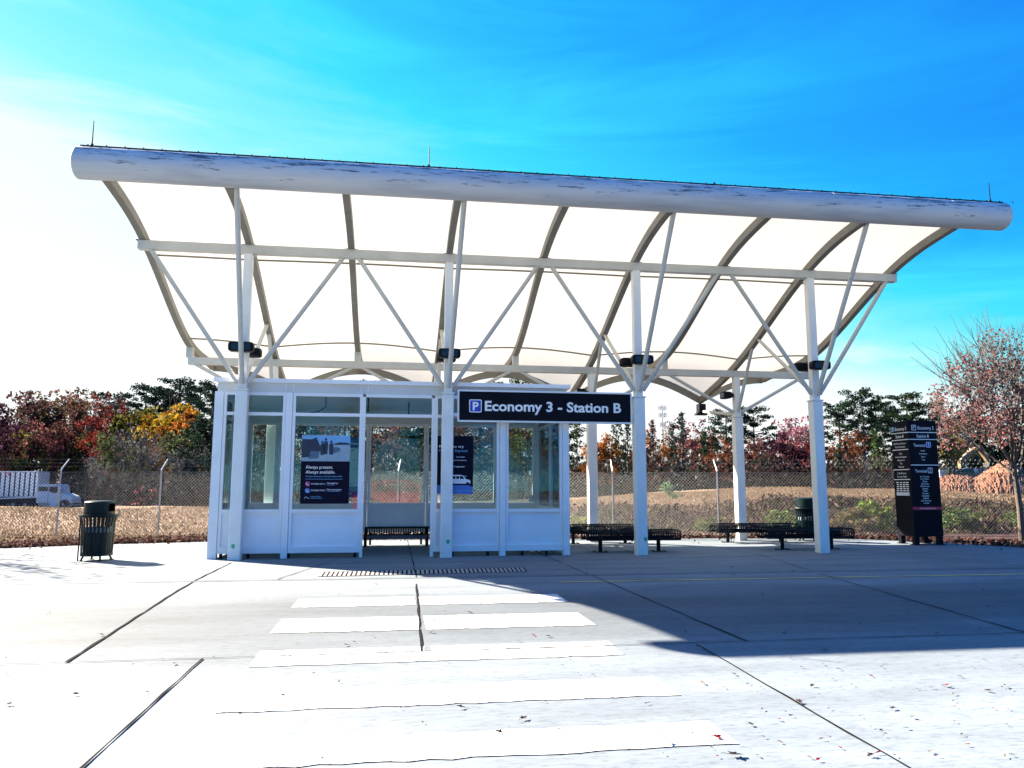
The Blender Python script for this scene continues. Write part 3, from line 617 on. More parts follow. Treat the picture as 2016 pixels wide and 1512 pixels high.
mb = MB(); put_text(mb, 'Express!', .25, .05, 4.13, 2.065, fn); put_text(mb, 'P', .035, .05, 3.81, 2.065, fn); mb.build('blue_lettering', M['letter_blue'], pb)
mb = MB(); fl(mb, [(3.755, 1.22), (4.497, 1.22), (4.497, 1.36), (4.4, 1.4), (3.755, 1.4)], .2014); mb.build('blue_foot', M['poster_stripe'], pb)
mb = MB(); put_text(mb, 'shuttle service', .28, .045, 4.17, 1.275, lambda u, z: (u, .2006, z)); mb.build('foot_lettering', M['letter_blue'], pb)
mb = MB(); fl(mb, [(3.97, 1.43), (4.44, 1.43), (4.45, 1.475), (4.43, 1.5), (4.35, 1.525), (4.3, 1.59), (4.24, 1.605), (3.97, 1.605)], .2010); van = mb.build('van_drawing', M['letter'], pb)
mb = MB()
for a in (4.02, 4.09, 4.16): fl(mb, [(a, 1.525), (a+.055, 1.525), (a+.055, 1.58), (a, 1.58)], .2004)
fl(mb, [(4.23, 1.525), (4.325, 1.525), (4.285, 1.58), (4.23, 1.58)], .2004)
for a in (4.07, 4.39): fl(mb, [(a+.032*math.cos(q), 1.43+.032*math.sin(q)) for q in np.linspace(0, 2*PI, 15)[:-1]], .2004)
mb.build('van_window', M['poster_black'], van)
pc = poster('poster', 'pale route map poster with blue top and foot on the back wall glass', 1.45, 2.13, 1.12, 2.53, 3.40, 'poster_map')
mb = MB(); fl(mb, [(1.45, 2.27), (2.13, 2.30), (2.13, 2.53), (1.45, 2.53)], 3.396); fl(mb, [(1.45, 1.12), (2.13, 1.12), (2.13, 1.38), (1.45, 1.36)], 3.396); mb.build('blue_band', M['poster_blue'], pc)
fn = lambda u, z: (u, 3.393, z)
mb = MB(); put_text(mb, 'and travel', .24, .035, 2.07, 2.37, fn, 'r'); mb.build('lettering', M['letter'], pc); mb = MB(); put_text(mb, 'ru', .07, .05, 1.88, 1.19, fn); mb.build('lettering', M['letter'], pc)
mb = MB()
for a, b, c_, d in ((1.9, 1.98, 2.22, 2.235), (1.92, 2.08, 1.78, 1.786), (1.9, 1.96, 1.42, 1.43)): fl(mb, [(a, c_), (b, c_), (b, d), (a, d)], 3.394)
fl(mb, [(1.99+.012*math.cos(q), 2.0+.015*math.sin(q)) for q in np.linspace(0, 2*PI, 9)[:-1]], 3.394); mb.build('map_mark', M['poster_black'], pc)
pd = poster('poster', 'narrow pale green notice board strip at the doorway edge behind shuttle poster', 3.735, 3.79, 1.05, 2.62, .235, 'poster_map')
pe = poster('paper_notice', 'small white paper notice on the right end wall glass', 6.2, 6.36, 1.0, 1.18, 3.44, 'cup')
pe['category'] = 'notice'
#PART3
# ------------------------------------------------------------------ benches of bent steel straps
def bench(label, x0, x1, y, legs, group='black strap benches under the canopy', ends=True):
    t = thing('bench', label, 'bench', ((x0+x1)/2, y, .004), 0, group)
    prof = [(-.25, .285), (-.285, .33), (-.29, .39), (-.25, .44), (-.17, .46), (0, .445), (.17, .46), (.25, .44), (.29, .39), (.285, .33), (.25, .285)]
    mb = MB(); k = int((x1-x0-.1)/.052)
    for i in range(k):
        x = x0+.05+(x1-x0-.1)*(i+.5)/k; vs = []
        for yy, z in prof: vs += [(x-.014, y+yy, z), (x+.014, y+yy, z)]
        mb.add(vs, [(2*j, 2*j+1, 2*j+3, 2*j+2) for j in range(len(prof)-1)])
        vs = [(a, b+.0, c-.006) for a, b, c in vs]; mb.add(vs, [(2*j, 2*j+1, 2*j+3, 2*j+2) for j in range(len(prof)-1)])
    mb.build('seat', M['dark'], t)
    mb = MB()
    for x in ([x0+.02, x1-.02]+([x0+(x1-x0)*q for q in (1/3., 2/3.)] if ends else [])):
        mb.tube([(x, y+a, z) for a, z in prof], .02, 7)
    for yy, z in ((-.25, .275), (.25, .275)): mb.tube([(x0, y+yy, z), (x1, y+yy, z)], .026, 8)
    for yy, z in ((-.292, .39), (.292, .39), (-.17, .463), (.17, .463)): mb.tube([(x0, y+yy, z), (x1, y+yy, z)], .011, 6)
    mb.box(x0+.06, x1-.06, y-.05, y+.05, .3, .34)
    mb.build('seat_frame', M['dark'], t)
    for lx in legs:
        mb = MB(); mb.tube([(lx, y, .012), (lx, y, .32)], .042, 12); mb.box(lx-.15, lx+.15, y-.09, y+.09, .004, .016); mb.box(lx-.03, lx+.03, y-.24, y+.24, .27, .31)
        for a, b in ((-.12, -.06), (.12, -.06), (-.12, .06), (.12, .06)): mb.lathe([(.0001, .034), (.014, .034), (.014, .016)], (lx+a, y+b), 6)
        mb.build('pedestal', M['dark'], t)
    return t
bench('black strap bench nearest the third front column, in front row', 6.92, 8.96, .78, (7.27, 8.55))
bench('black strap bench in back row beside the shelter right end', 6.7, 8.80, 3.22, (7.25, 8.55))
bench('black strap bench in front row behind the right end column', 10.98, 13.02, .92, (11.45, 12.62))
bench('black strap bench in back row at the rear column, left of litter bin', 10.84, 13.0, 3.22, (11.2, 12.6))
tb = thing('bench', 'black strap bench inside the glazed shelter doorway', 'bench', (3.0, 3.2, .004), 0, 'black strap benches under the canopy')
mb = MB()
for i in range(26): x = 2.34+i*.0555; mb.box(x-.014, x+.014, 2.98, 2.986, .285, .41); mb.box(x-.014, x+.014, 2.98, 3.42, .428, .434)
mb.build('seat', M['dark'], tb)
mb = MB(); mb.box(2.28, 3.78, 2.972, 2.988, .41, .436); mb.box(2.28, 3.78, 3.41, 3.43, .39, .436); mb.box(2.29, 3.77, 2.975, 2.995, .26, .285); mb.build('seat_frame', M['dark'], tb)
mb = MB(); mb.box(2.33, 3.72, 2.985, 3.02, .175, .259); mb.build('apron', paint('bench_apron', (.11, .14, .18), .5), tb)
for x in (2.3, 3.72): mb = MB(); mb.box(x-.03, x+.03, 2.99, 3.05, .004, .26); mb.box(x-.03, x+.03, 3.3, 3.36, .004, .39); mb.build('leg', M['dark'], tb)

# ------------------------------------------------------------------ litter bins
def bin_(label, x, y, turn=0.):
    t = thing('litter_bin', label, 'litter bin', (x, y, .004), turn, 'slatted litter bins on the platform')
    mb = MB()
    for i in range(26):
        a = 2*PI*i/26; ca, sa = math.cos(a), math.sin(a); r = .285; w2 = .019; vs = []
        for z, rr in ((.1, r-.02), (.2, r-.012), (.7, r), (.79, r+.02), (.815, r+.05)):
            vs += [(ca*rr-sa*w2, sa*rr+ca*w2, z), (ca*rr+sa*w2, sa*rr-ca*w2, z), (ca*(rr-.008)+sa*w2, sa*(rr-.008)-ca*w2, z), (ca*(rr-.008)-sa*w2, sa*(rr-.008)+ca*w2, z)]
        mb.add(vs, [(k*4+j, k*4+(j+1) % 4, k*4+4+(j+1) % 4, k*4+4+j) for k in range(4) for j in range(4)])
    mb.build('slat_basket', M['green_black'], t, local=True)
    mb = MB()
    mb.lathe([(.262, .09), (.275, .09), (.275, .14), (.262, .14), (.262, .09)], n=40)
    mb.lathe([(.0001, .1), (.2625, .1)], n=40); mb.build('base_ring', M['green_black'], t, smooth=True, local=True)
    mb = MB(); mb.lathe([(.28, .79), (.345, .815), (.35, .83), (.345, .842), (.28, .842), (.28, .79)], n=40); mb.build('rim', M['green_black'], t, smooth=True, local=True)
    mb = MB(); mb.lathe([(.0001, .11), (.225, .11), (.245, .6)], n=36); mb.build('liner', M['liner'], t, smooth=True, local=True)
    mb = MB(); mb.lathe([(.246, .52), (.251, .6), (.249, .605), (.244, .6)], n=36); mb.build('liner_bag', paint('bin_bag', (.2, .25, .27), .5, .2, 8.), t, smooth=True, local=True)
    mb = MB(); a0, a1 = .45, 2*PI-.05
    mb.lathe([(.262, .842), (.262, .88)], n=44); mb.lathe([(.262, .88), (.262, 1.045)], n=36, a0=.42, a1=2*PI-.62)
    mb.lathe([(.262, 1.045), (.262, 1.07), (.245, 1.085), (.15, 1.1), (.0001, 1.104)], n=44); mb.lathe([(.262, .9), (.268, .9), (.268, .86), (.262, .86)], n=44)
    mb.build('hood', M['green_black'], t, smooth=True, local=True)
    for a in (.6, 2.2, 3.8, 5.3):
        mb = MB(); c, s_ = math.cos(a), math.sin(a); mb.tube([(c*.22, s_*.22, .1), (c*.25, s_*.25, .04), (c*.265, s_*.265, .0)], .018, 7); mb.lathe([(.0001, .012), (.04, .012), (.04, 0)], (c*.265, s_*.265), 10); mb.build('foot', M['green_black'], t, local=True)
    mb = MB(); mb.tube([(.305*math.cos(3.6), .305*math.sin(3.6), .0), (.3*math.cos(3.6), .3*math.sin(3.6), .8)], .013, 6); mb.build('support_bar', M['dark'], t, local=True)
    return t
bin_('slatted green-black litter bin standing alone left of the shelter', -2.52, .24)
bin_('slatted black litter bin half hidden behind the right end column', 13.52, 3.5, 1.)

# ------------------------------------------------------------------ information pylon
py = thing('information_pylon', 'tall black square information pylon with white lettering and red band', 'sign', (15.62, 2.03, .004))
bx0, bx1, by0, by1 = 15.235, 15.995, 1.70, 2.36
def inset(mb, z0, z1, d=0.): mb.cbox(((bx0+bx1)/2, (by0+by1)/2, z0), bx1-bx0-2*d, by1-by0-2*d, z1-z0, .006)
mb = MB(); inset(mb, .2, 2.93); inset(mb, 2.9315, 2.985, .012); mb.build('body', M['sign_black'], py)
for x in (bx0+.07, bx1-.07):
    for yy in (by0+.07, by1-.07): mb = MB(); mb.cbox((x, yy, .0), .12, .12, .1985, .006); mb.box(x-.09, x+.09, yy-.09, yy+.09, .001, .018); mb.build('leg', M['sign_black'], py)
fr_ = lambda u, z: (bx0+u*(bx1-bx0), by0-.0035, z); fl_ = lambda u, z: (bx0-.0035, by1-u*(by1-by0), z)
W1, W2 = bx1-bx0, by1-by0
def ptext(mb, s, u, h, z, fn, W, wd=None, bold=.004):
    v, f = text_geo(s, h/.72, bold); ww = v[:, 0].max()-v[:, 0].min(); k = (wd/ww if wd else 1.); k = min(k, .94*W/ww)
    c = (v[:, 0].min()+v[:, 0].max())/2
    mb.add([fn(u+(p[0]-c)*k/W, z+p[1]) for p in v], f)
def pbar(mb, fn, u0, u1, z0, z1): mb.poly([fn(u0, z0), fn(u1, z0), fn(u1, z1), fn(u0, z1)])
def line(fn, nm_, s_, u, h, z, W, wd=None):
    mb = MB(); ptext(mb, s_, u, h, z, fn, W, wd); mb.build(nm_, M['letter'], py)
for z in (2.685, 2.515, 1.895): mb = MB(); pbar(mb, fr_, .0 if z > 2 else .02, 1, z, z+.018); mb.build('divider_line', M['letter'], py)
line(fr_, 'lettering', 'Economy 3', .62, .085, 2.765, W1, .42); line(fr_, 'lettering', 'Station B', .5, .075, 2.57, W1, .33)
for z in (2.345, 1.725): line(fr_, 'lettering', 'Terminal', .36, .075, z, W1, .31)
for i, s_ in enumerate(('Avelo', 'Southwest', 'Spirit', 'Viva')): line(fr_, 'lettering', s_, .47, .036, 2.235-i*.073, W1)
for i, s_ in enumerate(('Air Canada', 'Air France', 'Alaska', 'American', 'Bahamasair', 'Breeze', 'Delta', 'Frontier', 'Icelandair', 'JetBlue', 'Sun Country', 'United')): line(fr_, 'lettering', s_, .47, .038, 1.61-i*.0575, W1)
for z in (2.685, 2.515, 2.275, 1.79, 1.55): mb = MB(); pbar(mb, fl_, .02, 1 if z > 2.3 else .95, z, z+.018); mb.build('divider_line', M['letter'], py)
line(fl_, 'lettering', 'Economy 3', .58, .085, 2.755, W2, .42); line(fl_, 'lettering', 'Station B', .5, .075, 2.575, W2, .3)
for s_, z in (('$8.25 Per 24 Hours', 2.415), ('No Hourly Rate', 2.335), ('Cash', 2.17), ('American Express', 2.09), ('Mastercard', 2.01), ('Visa', 1.93), ('Discover', 1.85), ('$ 28 Minimum', 1.69), ('For Lost Ticket', 1.61)): line(fl_, 'lettering', s_, .5, .042, z, W2)
for i in range(5):
    mb = MB()
    for a in range(4): pbar(mb, fl_, .14+a*.185+.01*((i*7+a*3) % 4), .14+a*.185+.15, 1.475-i*.05, 1.497-i*.05)
    mb.build('small_print', M['letter'], py)
mb = MB(); pbar(mb, fl_, .12, .86, 1.17, 1.25); mb.build('notice_patch', paint('pale_notice', (.55, .6, .66), .5), py)
mb = MB(); pbar(mb, fr_, .0, 1., .835, .905); rb = mb.build('red_band', M['red_band'], py)
mb = MB(); ptext(mb, 'All International Arrivals', .5, .03, .855, lambda u, z: (bx0+u*W1, by0-.0055, z), W1); mb.build('band_lettering', M['letter'], rb)
for z, nmb, mt in ((2.33, '1', 'sign_blue'), (1.71, '2', 'purple'), (2.745, 'P', 'sign_black')):
    u0 = .60 if nmb != 'P' else .12
    def q(pts, d): return [(bx0+u0*W1+p[0], by0-d, z+p[1]) for p in pts]
    mb = MB(); mb.poly(q(rbox(0, .125, 0, .13, .02), .004)); bd = mb.build('number_badge' if nmb != 'P' else 'parking_emblem', M['letter'], py)
    mb = MB(); mb.poly(q(rbox(.012, .113, .012, .118, .014), .0055)); mb.build('badge_field', M[mt if nmb != '2' else 'poster_black'], bd)
    mb = MB(); ptext(mb, nmb, 0, .085, 0, lambda u, zz: (bx0+u0*W1+.0625+u, by0-.007, z+.024+zz), 1.); mb.build('badge_character', M['letter'], bd)
mb = MB(); mb.poly([fl_(.05+p[0], 2.74+p[1]) for p in rbox(0, .15, 0, .12, .02)]); mb.build('parking_emblem', M['letter_blue'], py)

# ------------------------------------------------------------------ trench drain, paper cups, loose leaves
dr = thing('trench_drain', 'long black iron drain grate let into the pavement before the shelter', 'drain', (3.45, -2.7, .004))
p0, p1, p2, p3 = (1.81, -3.14), (5.08, -2.85), (5.13, -2.2), (1.80, -2.46)
mb = MB(); mb.poly([(p[0], p[1], .0065) for p in (p0, p1, p2, p3)]); mb.build('channel', M['seal'], dr)
mb = MB(); k = 46
def lerp2(u, v): 
    a = (p0[0]+(p1[0]-p0[0])*u, p0[1]+(p1[1]-p0[1])*u); b = (p3[0]+(p2[0]-p3[0])*u, p3[1]+(p2[1]-p3[1])*u); return (a[0]+(b[0]-a[0])*v, a[1]+(b[1]-a[1])*v, 0)
for i in range(k):
    for (va, vb) in ((.08, .46), (.54, .92)):
        a, b, c, d = lerp2((i+.04)/k, va), lerp2((i+.62)/k, va), lerp2((i+.62)/k, vb), lerp2((i+.04)/k, vb)
        mb.add([(p[0], p[1], z) for z in (.0068, .0105) for p in (a, b, c, d)], [(4, 5, 6, 7), (0, 1, 5, 4), (1, 2, 6, 5), (2, 3, 7, 6), (3, 0, 4, 7)])
mb.build('grate_bars', paint('worn_iron', (.30, .30, .31), .6, .3, 9.), dr)
mb = MB()
for va, vb in ((0, .06), (.47, .53), (.94, 1.)):
    q = [lerp2(0, va), lerp2(1, va), lerp2(1, vb), lerp2(0, vb)]; mb.poly([(p[0], p[1], .0112) for p in q])
mb.build('grate_rim', M['grate'], dr)
for (px, py_), an, lb in (((1049, 1088.5), .3, 'left of two crumpled white paper cups by the shelter foot'), ((1061, 1087.5), 1.1, 'right of two crumpled white paper cups by the shelter foot')):
    g0 = ground(px, py_); t = thing('paper_cup', lb, 'litter', (g0[0], g0[1], .045), 0, 'white paper cups')
    mb = MB(); c, s_ = math.cos(an), math.sin(an); vs = []; n = 14
    for r, d in ((.03, -.05), (.042, .05), (.038, .05), (.027, -.04)):
        for j in range(n): a = 2*PI*j/n; vs.append((c*d-s_*r*math.cos(a), s_*d+c*r*math.cos(a), r*math.sin(a)*(.9 if d < 0 else 1)))
    mb.add(vs, [(k_*n+j, k_*n+(j+1) % n, (k_+1)*n+(j+1) % n, (k_+1)*n+j) for k_ in range(3) for j in range(n)]+[tuple(range(n))]); mb.build('cup', M['cup'], t, local=True, smooth=True)
def leaf_mesh(nm_, seed, mat, spiky=True):
    rd = random.Random(seed); pts = []; k = 11
    for i in range(k):
        a = 2*PI*i/k; r = (1. if i % 2 == 0 else .45) if spiky else (1. if abs(math.cos(a)) > .8 else .55)
        r *= rd.uniform(.8, 1.15); pts.append((r*math.cos(a), r*math.sin(a)*.75, .18*rd.random()+.12*abs(math.sin(a))))
    mb = MB(); mb.add([(0, 0, .03)]+pts, [(0, i+1, (i+1) % k+1) for i in range(k)])
    mb.tube([(-.2, 0, .03), (-1.1, .05, .08), (-1.5, .1, .02)], .03, 4); return mb.build(nm_, mat, None)
lm = [paint('fallen_leaf_%s' % n_, tuple(v*.55 for v in c_), .9, .3, 30., spec=.08) for n_, c_ in (('brown', (.05, .03, .025)), ('red', (.25, .015, .03)), ('tan', (.3, .2, .13)), ('grey', (.13, .11, .1)))]
protos = [leaf_mesh('fallen_leaf', i, lm[i % 4], i < 5) for i in range(8)]
spots = [(1412, 1456, .07, 1), (1863, 1353, .06, 1), (1447, 1491, .09, 0), (1715, 1491, .05, 0), (557, 1372, .05, 0), (343, 1309, .05, 0), (1030, 1418, .06, 0), (985, 1446, .05, 0), (908, 1396, .06, 3), (850, 1247, .05, 0), (925, 1208, .07, 3), (855, 1225, .05, 3),
         (682, 1272, .05, 1), (706, 1283, .05, 0), (735, 1255, .035, 1), (1050, 1253, .05, 1), (1080, 1255, .06, 0), (200, 1252, .06, 0), (150, 1370, .05, 0), (18, 1390, .05, 0), (740, 1151, .06, 0), (1384, 1348, .045, 2), (1445, 1330, .05, 0), (1478, 1430, .05, 0), (1757, 1398, .05, 0), (1625, 1283, .06, 2), (1945, 1363, .05, 0), (1574, 1385, .06, 0), (1600, 1353, .05, 0), (1652, 1320, .04, 3), (1320, 1467, .05, 0), (1500, 1172, .06, 2), (1440, 1118, .06, 2), (1445, 1133, .06, 2), (1560, 1125, .05, 2), (1845, 1250, .06, 2), (1545, 1248, .05, 2), (1000, 1290, .04, 2), (1350, 1245, .05, 2)]
rd = random.Random(5)
for _ in range(70): spots.append((rd.uniform(1280, 2010), rd.uniform(1275, 1500), rd.uniform(.018, .035), rd.choice((0, 3, 2, 1))))
for _ in range(45): spots.append((rd.uniform(10, 1280), rd.uniform(1120, 1500), rd.uniform(.018, .035), rd.choice((0, 3, 2, 0))))
for _ in range(30): spots.append((rd.uniform(1280, 2010), rd.uniform(1090, 1240), rd.uniform(.02, .04), rd.choice((0, 3, 2))))
for i, (px, py_, sz, ci) in enumerate(spots):
    g0 = ground(px, py_); src = protos[ci+4*rd.randrange(2)] if sz < .055 else protos[ci]
    o = src if src.get('used') is None else src.copy()
    if o is not src: C.objects.link(o)
    src['used'] = 1
    sz *= .55; o.location = (g0[0], g0[1], .012); o.scale = (sz,)*3; o.rotation_euler = (rd.uniform(-.25, .25), rd.uniform(-.25, .25), rd.uniform(0, 6.28))
    tag(o, ('small dry brown leaf lying on the concrete', 'red fallen leaf lying on the concrete', 'pale tan leaf lying on the concrete', 'greyish curled leaf lying on the concrete')[ci], 'leaf', ('brown leaves on the concrete', 'red leaves on the concrete', 'tan leaves on the concrete', 'grey leaves on the concrete')[ci])
for o in protos:
    if o.get('used') is None: bpy.data.objects.remove(o)
    else: del o['used']
for o in C.objects:
    if 'used' in o: del o['used']

# ------------------------------------------------------------------ chain-link fence (parallel to the picture, 22 m off)
FD = 21.8
def fence_pt(px):                       # x,y on the fence line at an image column
    d = ray(px, 930); p = CAM+d*(FD/(d@AF)); return p[0], p[1]
FP = [-300, -82, 120, 318, 552, 785, 995, 1206, 1412, 1617, 1812, 2005, 2200, 2400]
fpts = [fence_pt(p) for p in FP]
fe = thing('chain_link_fence', 'galvanised chain-link fence with angled barbed wire arms behind the platform', 'fence', (fpts[4][0], fpts[4][1], 0))
fa, fbv = np.array(fpts[0]), np.array(fpts[-1]); flen = np.linalg.norm(fbv-fa); fdir = (fbv-fa)/flen; fnor = np.array([-fdir[1], fdir[0]])
for (x, y) in fpts:
    z0 = float(terr(x, y)); mb = MB(); a = fnor*.36
    mb.tube([(x, y, z0-.1), (x, y, z0+1.86)], .024, 9); mb.tube([(x, y, z0+1.84), (x+a[0]*.12, y+a[1]*.12, z0+1.9), (x+a[0], y+a[1], z0+2.17)], [.027, .023, .016], 8)
    mb.build('post', M['galv'], fe, smooth=True)
hgt, sp, wr = 1.78, .092, .0046
nw = int(flen/sp); sg_ = np.arange(-int(hgt/sp)-1, nw)
V = []; Fc = []
def wires(dirn):
    u0 = np.arange(-24, nw+24)*sp; zz0 = np.full_like(u0, 0.); du = hgt*dirn*.98
    u1 = u0+du
    ok = (np.minimum(u0, u1) > 0) & (np.maximum(u0, u1) < flen); return u0[ok], u1[ok]
for dirn, dy in ((1, .004), (-1, -.004)):
    for a, b in zip(*wires(dirn)):
        p, q = fa+fdir*a+fnor*dy, fa+fdir*b+fnor*dy; base = len(V); za = float(terr(*p))+.04; zb = float(terr(*q))+.04+hgt
        for (pt, z) in ((p, za), (q, zb)):
            for j in range(5):
                an = 2*PI*j/5+.5; V.append((pt[0]+fdir[0]*wr*math.cos(an)*1.2+fnor[0]*wr*math.sin(an), pt[1]+fdir[1]*wr*math.cos(an)*1.2+fnor[1]*wr*math.sin(an), z))
        Fc += [(base+j, base+(j+1) % 5, base+5+(j+1) % 5, base+5+j) for j in range(5)]
mb = MB(); mb.add(V, Fc); mb.build('chain_mesh', M['wire'], fe, smooth=True)
mb = MB()
for zz in (.06, 1.8): mb.tube([(x, y, float(terr(x, y))+zz) for x, y in [tuple(fa+fdir*flen*k/30) for k in range(31)]], .006, 4)
mb.build('tension_wire', M['wire'], fe)
for k_ in (.3, .65, 1.):
    mb = MB(); mb.tube([(p[0], p[1], float(terr(*(fa+fdir*flen*k/60)))+1.87+.3*k_+(.012*math.sin(k*2.1))) for k in range(61) for p in [fa+fdir*flen*k/60+fnor*.36*k_]], .0045, 4)
    for k in range(int(flen/.14)):
        p = fa+fdir*k*.14+fnor*.36*k_; z = float(terr(*(fa+fdir*k*.14)))+1.87+.3*k_; mb.tube([(p[0]-.01, p[1], z-.022), (p[0]+.012, p[1], z+.022)], .003, 3, cap=False)
    mb.build('barbed_wire', M['wire'], fe)
#PART4
# ------------------------------------------------------------------ vegetation
def leaf_cards(name, cen, size, tint, mat, parent=None, flat=0., aspect=1.6, up=None):
    """many small leaf-shaped faces (rhombs); cen (n,3), size (n,), tint (n,3)"""
    n = len(cen); a = rng.normal(size=(n, 3)); a[:, 2] *= (1-flat); a /= np.linalg.norm(a, axis=1)[:, None]
    if up is not None: a = a*.55+np.array(up); a /= np.linalg.norm(a, axis=1)[:, None]
    b = rng.normal(size=(n, 3)); b -= a*(a*b).sum(1)[:, None]; b /= np.linalg.norm(b, axis=1)[:, None]
    s = size[:, None]; c = np.cross(a, b)
    p = np.stack([cen-a*s*aspect*.5, cen+b*s*.5+c*s*.12, cen+a*s*aspect*.5, cen-b*s*.5+c*s*.12], 1).reshape(-1, 3)
    me = bpy.data.meshes.new(name); me.vertices.add(4*n); me.vertices.foreach_set('co', p.astype(np.float32).ravel())
    me.loops.add(4*n); me.loops.foreach_set('vertex_index', np.arange(4*n, dtype=np.int32)); me.polygons.add(n)
    me.polygons.foreach_set('loop_start', np.arange(0, 4*n, 4, dtype=np.int32)); me.update(calc_edges=True)
    at = me.attributes.new('tint', 'FLOAT_COLOR', 'FACE'); at.data.foreach_set('color', np.c_[tint, np.ones(n)].astype(np.float32).ravel())
    me.materials.append(mat); o = bpy.data.objects.new(name, me); C.objects.link(o)
    if parent is not None: o.parent = parent
    return o
def tints(n, clump=None, var=.35, hue=.12):
    t = np.exp(rng.normal(0, var, n))[:, None]*(1+rng.normal(0, hue, (n, 3)))
    if clump is not None: t = t*clump
    return np.clip(t, .1, 3)
def limbs(mb, p, d, length, r, depth, spread=.6, tips=None, upb=.25, kids=(2, 3), minr=.012, rnd=random):
    """recursive tapered limbs"""
    pts = [Vector(p)]; rad = [r]; d = Vector(d).normalized(); k = 3
    for i in range(k):
        d = (d+Vector((rnd.gauss(0, .12), rnd.gauss(0, .12), rnd.gauss(0, .08)+upb*.12))).normalized(); pts.append(pts[-1]+d*length/k); rad.append(max(minr*.6, r*(1-.45*(i+1)/k)))
    mb.tube(pts, rad, 6 if r > .05 else 4, cap=False)
    if depth == 0:
        if tips is not None: tips.append(pts[-1]); 
        return
    for i in range(rnd.randint(*kids)):
        a = Vector((rnd.gauss(0, 1), rnd.gauss(0, 1), rnd.gauss(0, .5)+upb)); nd = (d+a.normalized()*spread*rnd.uniform(.7, 1.3)).normalized()
        st = pts[-1] if i == 0 else pts[rnd.choice((2, 3))]
        limbs(mb, st, nd, length*rnd.uniform(.62, .85), max(minr, rad[-1]*.75), depth-1, spread, tips, upb, kids, minr, rnd)
    if tips is not None and depth <= 2: tips.append(pts[2])
PROTO = {}
